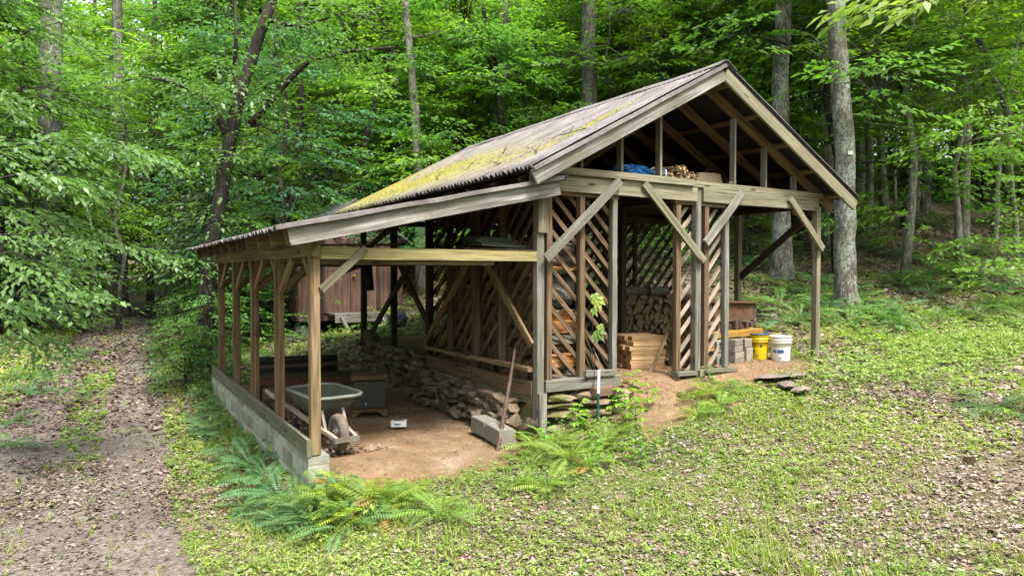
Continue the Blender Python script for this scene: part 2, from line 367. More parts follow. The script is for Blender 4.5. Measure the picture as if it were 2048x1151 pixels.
m, nt, b, _ = mat('driveway gravel'); g = G(nt); w = g.world(1)
st = g.voro(w, 34, 'F1', 'Color'); sc_ = g.n('ShaderNodeSeparateColor'); g.l(st, sc_.inputs[0])
c = g.ramp(sc_.outputs[0], [(0, (.09, .075, .062)), (.6, (.19, .165, .145)), (1, (.33, .30, .28))])
dk = g.ramp(g.noise(w, 1.6, 7, .7), [(.35, (.075, .058, .046)), (.55, (.15, .122, .10)), (.75, (.235, .20, .172))])
c = g.mix(.55, c, dk); c = g.mix(g.ramp(g.noise(w, .5, 4, .65), [(.5, 0), (.66, .55)]), c, (.075, .058, .045))
g.l(c, b.inputs['Base Color']); b.inputs['Roughness'].default_value = .95; b.inputs['Specular IOR Level'].default_value = .12
g.bump(g.math('ADD', g.noise(w, 20, 7, .7), g.voro(w, 34)), b, .8, .02); M['gravel'] = m
xs = axis(-130, 130, -5, 13, .11, 46); ys = axis(-130, 130, -5.5, 12, .11, 46)
me, V = grid_mesh('ground', xs, ys, H, M['ground']); pattr(me, 'green', green_mask(V[:, 0], V[:, 1]))
tag(link('ground', me), 'leaf strewn forest floor rising to a wooded bank', kind='structure')
def drive_keep(x, y): return (1.02 + .16 * fbm(x, y, .8, 41) - np.abs(drive_off(x, y))) * ((y > -14) & (y < 42))
def drive_z(x, y):
    k = drive_keep(x, y); off = drive_off(x, y)
    return H(x, y) + np.clip(k * .12, -.03, .014) - .03 * np.exp(-((np.abs(off) - .72) / .25) ** 2) * (k > .3) * .35
def strip_mesh(name, us, ys, zf, mt, keep):
    U, Y = np.meshgrid(us, ys); X = np.interp(Y, DRY, DRX) + U
    me, V = grid_mesh(name, us, ys, lambda a, b_: np.zeros_like(a), mt)
    V2 = np.stack([X, Y, zf(X, Y)], -1).reshape(-1, 3); me.vertices.foreach_set('co', V2.astype(np.float32).ravel()); me.update(); return me
ysd = np.concatenate([np.arange(-9, 9, .12), np.arange(9, 42, .3)])
me = strip_mesh('driveway', np.linspace(-1.7, 1.7, 26), ysd, drive_z, M['gravel'], None)
tag(link('driveway', me), 'two track gravel and leaf driveway curving into the woods', kind='structure')
def clay_keep(x, y):
    n = .30 * fbm(x, y, 1.3, 51) + .10 * fbm(x, y, 5, 53)
    a = np.minimum.reduce([x - .02, 2.62 - x, 6.1 - y, y + .78 + n - .22 * sstep(1.5, 2.6, x) * 2.0])
    rx = 4.22 + .1 * (y + .3) ; r = np.minimum.reduce([.75 + .28 * np.clip(-y, 0, 1) - np.abs(x - rx) + n, y + 1.15 + n * 1.5, 5.9 - y])
    s_ = np.minimum.reduce([x - 2.55, 7.35 + n - x, y - .16 + .75 * sstep(4.6, 5.8, x) + n * .5 * sstep(4, 5, x), 5.9 - y])
    return np.maximum.reduce([a, r, s_])
def clay_z(x, y): return H(x, y) + np.clip(clay_keep(x, y) * .2, -.03, .012) + .012 * fbm(x, y, 2.5, 55)
me, V = grid_mesh('dirt_floor', np.arange(-.1, 8, .07), np.arange(-1.8, 6.4, .07), clay_z, M['clay'], lambda x, y: clay_keep(x, y) > -.12); pattr(me, 'edge', 1 - sstep(.02, .42, clay_keep(V[:, 0], V[:, 1])))
tag(link('dirt_floor', me), 'bare orange clay floor of the lean-to and store with a ramp up to it', kind='structure')
# ------------------------------------------------------------------ the woodshed
SHED = thing('woodshed', 'open timber woodshed with mossy corrugated gable roof, lattice walls and a lean-to on posts', 'woodshed', (0, 0, 0))
def part(name, fn, mt, smooth=False, parent=None):
    mb = MB(); fn(mb); return mb.build(name, M[mt] if isinstance(mt, str) else mt, parent or SHED, smooth)
def bd(name, p0, p1, w, h, mt, up=(0, 0, 1), **k): return part(name, lambda mb: mb.board(p0, p1, w, h, up, **k), mt)
PS = .095
YL = (0, 1.42, 2.78, 4.07, 5.42)          # lean-to posts along the block wall
for i, y in enumerate(YL): bd('post', (0, y, .17 if i == 0 else .165), (0, y, 2.06), PS, PS, 'wood_tan', (0, 1, 0), seg=3, tone=.75 if i == 0 else .55 - .05 * i)
# main posts
XM, XR = 2.575, 7.75
p = bd('post', (XM, 0, -.12), (XM, 0, 2.86), PS, PS, 'wood_grey', (0, 1, 0), seg=3, tone=.6)
bd('post_block', (XM + .01, -.068, 2.36), (XM + .01, -.068, 2.84), .125, .038, 'wood_green', (0, 1, 0))
bd('post_block', (XM + .005, -.07, -.12), (XM + .005, -.07, .52), .10, .042, 'wood_grey', (0, 1, 0), tone=.7)
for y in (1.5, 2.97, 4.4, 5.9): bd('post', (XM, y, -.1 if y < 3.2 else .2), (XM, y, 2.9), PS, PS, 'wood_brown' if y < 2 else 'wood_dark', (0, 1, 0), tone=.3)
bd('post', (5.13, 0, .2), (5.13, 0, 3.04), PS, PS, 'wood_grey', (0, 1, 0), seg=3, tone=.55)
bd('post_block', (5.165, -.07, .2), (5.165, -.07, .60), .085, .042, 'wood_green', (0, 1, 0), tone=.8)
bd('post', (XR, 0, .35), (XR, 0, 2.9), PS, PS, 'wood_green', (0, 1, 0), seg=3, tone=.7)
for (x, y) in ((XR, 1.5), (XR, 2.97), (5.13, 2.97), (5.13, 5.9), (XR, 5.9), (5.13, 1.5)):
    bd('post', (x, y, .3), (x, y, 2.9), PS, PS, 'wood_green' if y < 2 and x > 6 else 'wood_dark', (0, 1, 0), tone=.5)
# front tie beam: a doubled header and a flat ledger above it
bd('beam', (2.42, -.055, 2.945), (5.075, -.055, 2.945), .04, .19, 'wood_green', tone=.75, seg=4)
bd('beam', (5.185, -.055, 2.945), (7.70, -.055, 2.945), .04, .19, 'wood_green', tone=.6, seg=4)
bd('ledger', (2.62, -.098, 3.085), (4.98, -.098, 3.085), .042, .085, 'wood_green', tone=.95, seg=4)
bd('ledger', (4.6, -.055, 3.082), (7.80, -.055, 3.082), .040, .08, 'wood_green', tone=.9, seg=4)
for x in (XM, 5.13, XR): bd('beam', (x, .06, 2.97), (x, 6.05, 2.97), .085, .15, 'wood_dark', tone=.7)
for k in range(11): bd('joist', (XM + .05, .35 + .55 * k, 3.06), (XR - .05, .35 + .55 * k, 3.06), .04, .09, 'wood_dark', tone=.6)
part('loft_floor', lambda mb: [mb.board((2.6 + .2 * k, .02, 3.118), (2.6 + .2 * k, 6.0, 3.118), .195, .022, tone=.2 + .6 * random.random()) for k in range(26)], 'wood_dark')
for y in (2.97, 4.4, 5.9): bd('beam', (XM, y, 2.86), (XR, y, 2.86), .085, .10, 'wood_dark')
# roofs -------------------------------------------------------------
XC, ZA, XL, ZL, XRR = 5.24, 4.60, 2.30, 3.055, 8.17
SL = math.atan2(ZA - ZL, XC - XL)
def roof_mat(name, moss):
    m, nt, b, _ = mat(name); g = G(nt); o = g.coord('Object')
    n = g.noise(o, 2.2, 7, .68); c = g.ramp(n, [(.3, (.09, .08, .078)), (.55, (.165, .149, .147)), (.75, (.245, .228, .228))])
    c = g.mix(g.ramp(g.noise(g.coord('Object', (.5, 6, .5)), 2.4, 6, .7), [(.48, 0), (.7, .75)]), c, (.33, .305, .30))
    c = g.mix(g.ramp(g.noise(o, 26, 4, .7), [(.28, .7), (.44, 0)]), c, (.055, .045, .04))
    c = g.mix(g.math('MULTIPLY', g.ramp(g.attr('groove'), [(.55, 0), (.95, .8)]), g.ramp(g.noise(o, 5, 5, .7), [(.3, .25), (.6, 1)])), c, (.05, .04, .034))  # valleys darker: dirt, and the corrugation's shadow lines put into the colour
    if moss:
        am = g.attr('moss'); mn = g.math('ADD', g.math('MULTIPLY', g.noise(o, 6, 8, .75), .6), g.math('MULTIPLY', g.noise(o, 38, 5, .7), .4)); mk = g.math('MULTIPLY', am, g.ramp(mn, [(.41, 0), (.47, 1)]))
        mc = g.ramp(g.noise(o, 30, 5, .7), [(.3, (.08, .082, .02)), (.55, (.25, .225, .048)), (.75, (.40, .355, .08))]); c = g.mix(mk, c, mc)
        g.bump(g.math('ADD', g.noise(o, 40, 6, .7), g.math('MULTIPLY', mk, 1.2)), b, .8, .015)
    else: g.bump(g.noise(o, 40, 6, .7), b, .6, .01)
    g.l(c, b.inputs['Base Color']); b.inputs['Roughness'].default_value = .9; b.inputs['Specular IOR Level'].default_value = .2; return m
M['roof_under'] = plain('black underside of roofing', (.022, .02, .019), .85, .4, 3, .2, dirt=(.07, .065, .06), dirt_rng=(.6, .72)); M['roof_moss'] = roof_mat('mossy corrugated roofing', True); M['roof_sheet'] = roof_mat('corrugated roofing', False)
def corrugated(name, P0, P1, y0, y1, mt, amp=.026, per=.095, moss=None, nv=14, steps=()):
    """sheet between the line P0 (low edge x,z) and P1 (high edge), corrugations running up the slope"""
    nu = int((y1 - y0) / per * 8); ys_ = np.linspace(y0, y1, nu); tv = np.linspace(0, 1, nv)
    Yg, Tg = np.meshgrid(ys_, tv)
    sag = -.022 * np.sin(np.pi * Tg) * (.4 + .6 * np.sin(Yg * 1.7)) * .5 + .012 * fbm(Yg, Tg * 3, .7, 61)
    ph = 2 * np.pi * (Yg - y0) / per
    lap = .008 * ((Tg * len(steps)) % 1 if steps else 0)
    nx, nz = -(P1[1] - P0[1]), (P1[0] - P0[0]); ll = math.hypot(nx, nz); nx /= ll; nz /= ll
    if nz < 0: nx, nz = -nx, -nz
    off = amp * np.cos(ph) + sag
    edge = .012 * fbm(Yg * 2, Tg * 0, 3, 67) * (Tg < .01)
    Xg = P0[0] + (P1[0] - P0[0]) * (Tg + edge) + nx * off; Zg = P0[1] + (P1[1] - P0[1]) * (Tg + edge) + nz * off
    top = np.stack([Xg, Yg, Zg], -1).reshape(-1, 3); bot = top - np.array([nx, 0, nz]) * .007
    n1, n2 = nv, nu; i = np.arange(n1 * n2).reshape(n1, n2)
    Ft = np.stack([i[:-1, :-1], i[:-1, 1:], i[1:, 1:], i[1:, :-1]], -1).reshape(-1, 4); Fb = Ft[:, ::-1] + n1 * n2
    loop = np.concatenate([i[0, :], i[1:, -1], i[-1, -2::-1], i[-2:0:-1, 0]]); l2 = np.roll(loop, -1)
    Fe = np.stack([loop, loop + n1 * n2, l2 + n1 * n2, l2], -1)
    F = np.concatenate([Ft, Fb, Fe]); V = np.concatenate([top, bot])
    me = bpy.data.meshes.new(name); me.from_pydata(V.tolist(), [], F.tolist()); me.materials.append(mt); me.materials.append(M['roof_under']); me.polygons.foreach_set('material_index', np.concatenate([np.zeros(len(Ft)), np.ones(len(Fb)), np.zeros(len(Fe))]).astype(np.int32))
    mo = np.zeros(len(V))
    if moss is not None: mo = np.concatenate([moss(Yg, Tg).ravel(), np.zeros(n1 * n2)])
    pattr(me, 'groove', np.concatenate([(.5 - .5 * np.cos(ph)).ravel(), np.zeros(n1 * n2)])); pattr(me, 'moss', mo); me.polygons.foreach_set('use_smooth', np.ones(len(F), bool)); me.update()
    return link(name, me, SHED)
def moss_main(y, t):
    n = fbm(y, t * 3.5, .5, 71)
    band = np.exp(-((t - (.30 + .05 * n)) / .22) ** 2) * sstep(.25, 1.3, y) * .9 + sstep(3., 5.5, y) * np.exp(-((t - .25) / .35) ** 2) * .8
    streak = np.exp(-((y - .55 - .1 * n) / .22) ** 2) * sstep(.02, .2, t) * (1 - sstep(.55, .85, t)) * .95
    return np.clip(1.25 * np.maximum(band * (.85 + .9 * n), streak * (.95 + .5 * n)), 0, 1)
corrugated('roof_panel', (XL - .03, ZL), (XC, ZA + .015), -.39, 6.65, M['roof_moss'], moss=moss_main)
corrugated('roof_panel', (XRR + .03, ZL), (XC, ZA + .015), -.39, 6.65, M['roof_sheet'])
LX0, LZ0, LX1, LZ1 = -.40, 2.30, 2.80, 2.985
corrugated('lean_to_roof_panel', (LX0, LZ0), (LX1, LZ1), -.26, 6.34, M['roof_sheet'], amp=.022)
def capf(mb):
    cs, sn = math.cos(SL), math.sin(SL)
    pr = [(-.20, -.20 * sn / cs), (-.1, -.1 * sn / cs), (-.03, -.005), (.03, -.005), (.1, -.1 * sn / cs), (.20, -.20 * sn / cs)]
    up_ = [(x, z + .008) for x, z in pr[::-1]]
    rings = []
    for k in range(15):
        y = -.41 + 7.08 * k / 14; dz = .03 + random.uniform(-.008, .008) + (.010 if k % 3 == 0 else 0)
        rings.append([(XC + x, y, ZA + .012 + z + dz) for x, z in pr + up_])
    mb.ring_solid(rings, .5)
part('ridge_cap', capf, 'roof_sheet')
# fascias, rafters, purlins
def rk(x, dz, left): t = (x - XL) / (XC - XL) if left else (XRR - x) / (XRR - XC); return ZL + (ZA - ZL) * t + dz
part('fascia_board', lambda mb: mb.board((XL - .02, -.355, rk(XL - .02, -.115, True)), (XC + .0, -.355, ZA - .115), .04, .165, (0, 0, 1), tone=.9, seg=6), 'wood_grey')
part('fascia_board', lambda mb: mb.board((XRR + .02, -.352, rk(XRR + .02, -.115, False)), (XC + .022, -.352, ZA - .115), .04, .165, (0, 0, 1), tone=.7, seg=6), 'wood_green')
part('rake_trim', lambda mb: mb.board((XL - .05, -.385, rk(XL - .05, -.012, True)), (XC, -.385, ZA - .012), .05, .045, (0, 0, 1), tone=.6, seg=8, jit=.004), 'roof_sheet')
for k in range(11):
    y = 0.0 + .625 * k
    for left in (True, False):
        x0 = XL + .04 if left else XRR - .04; mtr = 'wood_dark' if k > 5 or left else 'wood_tan'  # left and deeper rafters darker, the loft's shade put into the colour
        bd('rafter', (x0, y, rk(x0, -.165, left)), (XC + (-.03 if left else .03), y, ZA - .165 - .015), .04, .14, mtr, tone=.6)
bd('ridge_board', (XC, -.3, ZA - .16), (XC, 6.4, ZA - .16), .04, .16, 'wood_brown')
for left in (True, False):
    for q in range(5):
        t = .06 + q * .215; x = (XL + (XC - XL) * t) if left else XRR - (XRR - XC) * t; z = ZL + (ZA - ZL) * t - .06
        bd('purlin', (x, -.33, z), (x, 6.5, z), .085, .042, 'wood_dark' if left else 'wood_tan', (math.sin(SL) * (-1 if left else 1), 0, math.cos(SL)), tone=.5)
for x in (3.17, 3.79, 4.44, 5.84, 6.5, 7.17):
    z1 = (ZL + (ZA - ZL) * ((x - XL) / (XC - XL) if x < XC else (XRR - x) / (XRR - XC))) - .24
    bd('gable_stud', (x, .0, 3.12), (x, .0, z1), .038, .088, 'wood_grey' if x in (5.84, 6.5) else 'wood_green', (0, 1, 0), tone=.5)
for (a, b_) in (((4.5, .35, 3.9), (3.9, .95, 3.35)), ((3.35, .5, 3.14), (3.2, .5, 3.45)), ((4.0, 1.4, 3.12), (3.82, 1.4, 3.45)), ((6.35, 1.2, 3.12), (6.7, 1.2, 3.62))): bd('loft_brace', a, b_, .035, .07, 'wood_brown')
part('gable_wall', lambda mb: [mb.prism([(2.62 + .19 * k, 6.15, 2.95), (2.80 + .19 * k, 6.15, 2.95), (2.80 + .19 * k, 6.15, max(2.99, min(rk(2.80 + .19 * k, -.1, True), rk(2.80 + .19 * k, -.1, False)))), (2.62 + .19 * k, 6.15, max(2.98, min(rk(2.62 + .19 * k, -.1, True), rk(2.62 + .19 * k, -.1, False))))], (0, 1, 0), .02, uvdir=(0, 0, 1)) for k in range(27)], 'wood_dark')
# lean-to
def lz(x): return LZ0 + (LZ1 - LZ0) * (x - LX0) / (LX1 - LX0)
part('fascia_board', lambda mb: mb.board((-.285, -.225, lz(-.285) - .105), (2.70, -.225, lz(2.70) - .105), .04, .155, tone=.95, seg=8), 'wood_grey')
part('rake_trim', lambda mb: mb.board((-.41, -.262, lz(-.41) + .0), (2.74, -.262, lz(2.74) + .0), .055, .045, tone=.7, seg=10, jit=.005), 'roof_sheet')
for k in range(11):
    y = -.10 + .605 * k
    bd('rafter', (-.29, y, lz(-.29) - .10), (2.56, y, lz(2.56) - .10), .04, .145, 'wood_tan' if k < 4 else 'wood_brown', tone=.75 if k < 4 else .5)
bd('beam', (0, -.1, 2.125), (0, 5.7, 2.125), .085, .14, 'wood_tan', tone=.45)
bd('crossbeam', (.05, -.03, 2.09), (2.52, -.03, 2.09), .04, .115, 'wood_yellow', tone=.95, seg=4)
bd('crossbeam', (.05, .045, 2.055), (2.0, .045, 2.055), .04, .14, 'wood_tan', tone=.7)
for y in YL[1:]: bd('crossbeam', (.05, y, 2.07), (2.52, y, 2.07), .085, .12, 'wood_brown', tone=.5)
bd('knee_brace', (.05, -.06, 1.74), (.49, -.08, 2.14), .038, .072, 'wood_green', (-1, 0, 1), tone=.1)
for y in YL[1:]: bd('knee_brace', (.05, y, 1.70), (.40, y, 2.03), .04, .09, 'wood_tan', (-1, 0, 1), tone=.45)
for i, y in enumerate(YL):
    if i: bd('knee_brace', (0, y - .07, 1.68), (0, y - .62, 2.06), .04, .085, 'wood_tan', (0, 1, 1), tone=.85)
    if i < 4: bd('knee_brace', (0, y + .05, 1.80), (0, y + .3, 2.06), .04, .085, 'wood_tan', (0, -1, 1), tone=.45)
# knee braces of the front
def fb(x0, z0, x1, z1, y, mt, tone): bd('knee_brace', (x0, y, z0), (x1, y, z1), .04, .105, mt, (-(z1 - z0), 0, x1 - x0), tone=tone, seg=3)
fb(2.585, 2.06, 3.68, 3.02, -.135, 'wood_grey', .35)
fb(4.10, 3.02, 5.17, 2.06, -.1, 'wood_green', .55)
fb(5.20, 2.30, 5.92, 3.01, -.105, 'wood_grey', 1.0)
fb(6.96, 3.0, 7.77, 2.27, -.1, 'wood_green', .8)
bd('knee_brace', (XR, .12, 2.80), (XR, 1.45, 1.83), .04, .11, 'wood_dark', (0, 1, 1), tone=.8)
# side wall towards the lean-to
SX = 2.50
bd('side_brace', (SX, 3.0, .82), (SX, 1.58, 2.05), .04, .09, 'wood_tan', (0, 1, 1), tone=.8)
bd('side_brace', (SX, .03, 1.07), (SX, 1.10, 2.05), .04, .09, 'wood_tan', (0, -1, 1), tone=.75)
for y in (.86, 2.31): bd('stud', (2.60, y, .80), (2.60, y, 2.9), .09, .04, 'wood_brown', (0, 1, 0), tone=.35)
bd('sill', (2.52, .06, .785), (2.52, 1.45, .785), .10, .05, 'wood_tan', tone=.9); bd('sill', (2.52, 1.55, .775), (2.52, 2.92, .775), .10, .05, 'wood_tan', tone=.8)
bd('skirt_board', (2.53, .06, .55), (2.53, 1.45, .55), .04, .19, 'wood_brown', tone=.5); bd('skirt_board', (2.53, 1.55, .57), (2.53, 2.92, .57), .04, .19, 'wood_brown', tone=.35)
bd('skirt_board', (2.56, .06, .415), (2.56, 2.92, .415), .04, .07, 'wood_green', tone=.6)
for (a, b_) in (((SX, 5.6, .62), (SX, 3.5, 2.05)), ((SX + .05, 4.1, 2.05), (SX + .05, 2.98, 1.15)), ((SX, 5.45, 2.34), (SX, 4.38, 2.66))): bd('side_brace', a, b_, .04, .10, 'wood_dark', (0, 1, 1), tone=.7)
# lattice panels ------------------------------------------------------
def clip_poly(P, lo, hi):
    for ax, val, sgn in ((0, lo[0], 1), (0, hi[0], -1), (1, lo[1], 1), (1, hi[1], -1)):
        Q = []
        for i in range(len(P)):
            a, b_ = P[i - 1], P[i]; da, db = (a[ax] - val) * sgn, (b_[ax] - val) * sgn
            if (da < 0) != (db < 0): t = da / (da - db); Q.append((a[0] + (b_[0] - a[0]) * t, a[1] + (b_[1] - a[1]) * t))
            if db >= 0: Q.append(b_)
        P = Q
        if len(P) < 3: return []
    return P
def lattice(o, ud, w, z0, z1, slope, sp, sw, mt, thick=.02, tone=(.3, 1), phase=0.0):
    """diagonal slats filling a rectangle; o: lower corner (z ignored), ud: horizontal unit vector"""
    o = Vector((o[0], o[1], 0)); ud = Vector(ud); nv = ud.cross(Vector((0, 0, 1)))
    def f(mb):
        k = z0 - (w * abs(slope) if slope > 0 else 0) - sp + phase
        while k < z1 + (w * abs(slope) if slope < 0 else 0) + sp:
            jj = random.uniform(-.012, .012); h = sw * math.hypot(1, slope) / 2; e = random.uniform(-.01, .01)
            P = clip_poly([(-.05, k + jj - h - slope * .05), (w + .05, k + jj - h + e + slope * (w + .05)), (w + .05, k + jj + h + e + slope * (w + .05)), (-.05, k + jj + h - slope * .05)], (0, z0), (w, z1))
            if len(P) >= 3: mb.prism([o + ud * a + Vector((0, 0, b_)) + nv * random.uniform(0, .004) for a, b_ in P], -nv, thick, random.uniform(*tone), uvdir=ud + Vector((0, 0, slope)))
            k += sp
    return part('lattice_panel', f, mt)
lattice((2.68, .052), (1, 0, 0), 1.02, .66, 2.80, -1.02, .225, .052, 'wood_brown', phase=.05)
for x, mt in ((2.705, 'wood_brown'), (3.185, 'wood_brown'), (3.685, 'wood_grey')): bd('stud', (x, .0, .655), (x, .0, 2.82), .075, .075, mt, (0, 1, 0), tone=.55, seg=3)
bd('top_plate', (2.64, .0, 2.83), (3.75, .0, 2.83), .075, .045, 'wood_tan'); bd('top_plate', (4.70, .0, 2.83), (5.07, .0, 2.83), .075, .045, 'wood_tan'); bd('top_plate', (5.19, .0, 2.82), (5.78, .0, 2.82), .075, .045, 'wood_tan')
bd('sill', (2.64, -.01, .59), (3.76, -.01, .575), .11, .135, 'wood_grey', tone=.55, seg=3)
bd('sill_block', (3.20, -.055, .695), (3.66, -.05, .68), .075, .075, 'wood_grey', tone=.3); bd('sill_block', (3.27, -.11, .475), (3.62, -.11, .47), .09, .095, 'wood_brown', tone=.8)
lattice((4.77, .052), (1, 0, 0), .32, .60, 2.78, 1.0, .225, .052, 'wood_pale', phase=.02)
lattice((5.21, .052), (1, 0, 0), .50, .60, 2.78, 1.12, .225, .052, 'wood_pale', phase=.08)
for x, mt, tn in ((4.775, 'wood_brown', .7), (5.30, 'wood_brown', .5), (5.70, 'wood_grey', .6)): bd('stud', (x, .0, .60), (x, .0, 2.80), .085, .07, mt, (0, 1, 0), tone=tn, seg=3)
bd('sill', (4.72, -.02, .57), (5.08, -.02, .565), .13, .05, 'wood_grey'); bd('sill', (5.18, -.02, .575), (5.88, -.02, .555), .13, .05, 'wood_green')
bd('sill_post', (4.76, .0, .3), (4.76, .0, .545), .09, .09, 'wood_tan', (0, 1, 0)); bd('sill_post', (5.72, .0, .35), (5.72, .0, .53), .09, .09, 'wood_dark', (0, 1, 0))
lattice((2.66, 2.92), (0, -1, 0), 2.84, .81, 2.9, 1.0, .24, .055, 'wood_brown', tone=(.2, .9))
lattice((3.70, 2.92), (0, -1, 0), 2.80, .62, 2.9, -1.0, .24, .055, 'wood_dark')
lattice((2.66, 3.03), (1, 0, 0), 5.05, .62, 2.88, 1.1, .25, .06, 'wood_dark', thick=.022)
for x in (3.6, 4.4, 6.0, 6.7): bd('stud', (x, 2.97, .6), (x, 2.97, 2.84), .08, .04, 'wood_dark', (0, 1, 0))
for y in (.75, 1.5, 2.25): bd('stud', (3.66, y, .6), (3.66, y, 2.9), .04, .08, 'wood_dark', (0, 1, 0))
# ------------------------------------------------------------------ block wall
m, nt, b, _ = mat('concrete block'); g = G(nt); o = g.coord('Object')
c = g.ramp(g.noise(o, 4, 7, .7), [(.3, (.25, .26, .235)), (.7, (.40, .405, .375))])
c = g.mix(g.ramp(g.noise(o, 1.5, 5, .7), [(.42, 0), (.62, .75)]), c, (.27, .225, .14))
c = g.mix(g.ramp(g.noise(g.coord('Object', (3, 3, .6)), 1.6, 6, .7), [(.5, 0), (.68, .7)]), c, (.12, .125, .105))
c = g.mix(1., c, g.ramp(g.attr('tone'), [(0, .72), (1, 1.2)]), 'MULTIPLY')
g.l(c, b.inputs['Base Color']); b.inputs['Roughness'].default_value = .95; b.inputs['Specular IOR Level'].default_value = .15
g.bump(g.noise(o, 70, 4, .7), b, .5, .006); M['block'] = m
M['mortar'] = plain('mortar', (.36, .35, .31), .95, .3, 10, .3)
WALL = thing('block_wall', 'low grey concrete block wall under the lean-to posts, a weathered plank along its top', 'wall', (0, 2.9, 0))
mb = MB(); X0w, X1w = -.075, .125
def wy(y): return y - 2.9
z = .16
rows = [(.07, .16)] + [(.07 - .2 * (k + 1) , .07 - .2 * k) for k in range(3)]
for r, (za, zb) in enumerate(rows):
    y = -.045; first = True
    while y < 6.0:
        L = .4 if not (first and r % 2) else .2; y2 = min(y + L, 6.02)
        jx = random.uniform(-.003, .003); ca = .005
        if y2 - y > .05: mb.board((.025 + jx, wy(y + ca), (za + zb) / 2), (.025 + jx, wy(y2 - ca), (za + zb) / 2), .2, zb - za - .01, tone=random.random(), m=0)
        y = y2; first = False
mb.build('blocks', [M['block']], WALL)
mb = MB(); mb.board((.025, wy(-.035), -.22), (.025, wy(6.01), -.22), .188, .745, tone=.5); mb.build('mortar_joint', M['mortar'], WALL)
mb = MB()
for (a, b_) in ((-.05, 2.15), (2.16, 4.1), (4.11, 5.95)): mb.board((-.068, wy(a), .245), (-.068, wy(b_), .245), .038, .165, seg=4, tone=random.uniform(.3, .8), jit=.004)
mb.build('cap_board', M['board_cap'], WALL)
# ------------------------------------------------------------------ stones
def stone_mesh(name, seed, mt, boxy=.5, sub=3):
    bm = bmesh.new(); bmesh.ops.create_icosphere(bm, subdivisions=sub, radius=.5); rs = np.random.RandomState(seed)
    pl = [(Vector(rs.normal(size=3)).normalized(), rs.uniform(.19, .37)) for _ in range(15)]
    for v in bm.verts:
        p = v.co
        q = Vector([math.copysign(abs(c * 2) ** (1 - boxy * .55) / 2, c) for c in p]); p = q
        for n_, d_ in pl:
            e = p.dot(n_) - d_
            if e > 0: p = p - n_ * e
        w_ = 1.12 + .07 * float(fbm(p.x * 3 + seed, p.y * 3 + p.z * 2.1, 1.3, seed % 50)) + .04 * float(fbm(p.x * 9 + seed, p.y * 9 - p.z * 7, 1.3, seed % 50))
        v.co = p * w_
    me = bpy.data.meshes.new(name); bm.to_mesh(me); bm.free(); me.materials.append(mt)
    ext = [max(abs(v.co[i]) for v in me.vertices) for i in range(3)]; [setattr(v, 'co', Vector([v.co[i] * .5 / ext[i] for i in range(3)])) for v in me.vertices]
    a = me.attributes.new('tone', 'FLOAT', 'FACE'); a.data.foreach_set('value', np.full(len(me.polygons), .5, np.float32))
    return me
def stonemat(name, a, b_, moss=None):
    m, nt, b, _ = mat(name); g = G(nt); o = g.coord('Object'); oi = g.n('ShaderNodeObjectInfo')
    n = g.noise(o, 3.5, 8, .72); c = g.ramp(n, [(.3, a), (.7, b_)])
    c = g.mix(1., c, g.ramp(oi.outputs['Random'], [(0, .55), (1, 1.35)]), 'MULTIPLY')
    c = g.mix(g.ramp(oi.outputs['Random'], [(0, .0), (.5, .45), (1, 0)]), c, (.22, .15, .09))
    if moss: c = g.mix(g.ramp(g.noise(g.world(3), 1, 5, .7), [(.5, 0), (.64, .8)]), c, moss)
    g.l(c, b.inputs['Base Color']); b.inputs['Roughness'].default_value = .92; b.inputs['Specular IOR Level'].default_value = .2
    g.bump(g.math('ADD', n, g.noise(o, 16, 6, .7)), b, .7, .03); return m
M['stone'] = stonemat('field stone', (.07, .057, .042), (.255, .21, .152))
M['stone_moss'] = stonemat('mossy field stone', (.13, .105, .07), (.36, .30, .21), (.10, .115, .025))
SM = [stone_mesh('stone', 100 + k, M['stone'], .3 + .6 * (k % 3) / 2) for k in range(7)]
SMM = [stone_mesh('stone', 200 + k, M['stone_moss'], .9) for k in range(5)]
def stone(me, loc, size, rz, label, group=None, tilt=.12, name='stone', cat='stone'):
    o = link(name, me, None, loc, (random.uniform(-tilt, tilt), random.uniform(-tilt, tilt), rz), size); return tag(o, label, cat, group)
y = .28
# loose retaining wall under the side lattice: leaning courses
for r, (zc, xo, hh) in enumerate(((.05, 2.34, .14), (.15, 2.38, .12), (.24, 2.41, .11), (.32, 2.44, .10), (.39, 2.47, .08))):
    y = .22 + random.uniform(0, .15)
    while y < 2.85:
        L = random.uniform(.16, .36)
        if not (r < 2 and y < .95 and False):
            stone(random.choice(SM), (xo + random.uniform(-.03, .03), y + L / 2, zc + random.uniform(-.015, .015)), (random.uniform(.2, .3), L * 1.12, hh * random.uniform(1.0, 1.35)), random.uniform(-.3, .3), 'rough brown field stone in the loose pile below the slatted side wall', 'loose stones below the slatted side wall', .22)
        y += L * .95
stone(SM[3], (2.36, .22, .17), (.40, .16, .36), .5, 'big pale slab of stone tilted on edge behind the two concrete blocks', None, .5)
stone(SM[5], (2.44, .02, .16), (.16, .36, .34), -.3, 'flat tan slab leaning between the concrete blocks and the middle post', None, .3)
for r in range(6):
    y = 3.02 + random.uniform(0, .15)
    while y < 5.95:
        L = random.uniform(.17, .34)
        stone(random.choice(SM), (2.47 + .01 * r + random.uniform(-.03, .03), y + L / 2, .05 + .112 * r + random.uniform(-.012, .012)), (.22, L * 1.08, .118 * random.uniform(.9, 1.15)), random.uniform(-.25, .25), 'stone of the dark dry stone wall at the back of the lean-to', 'dry stone wall at the back of the lean-to', .15)
        y += L * .96
stone(SM[2], (2.36, 5.0, .80), (.34, .42, .22), .4, 'greenish boulder on top of the dark dry stone wall')
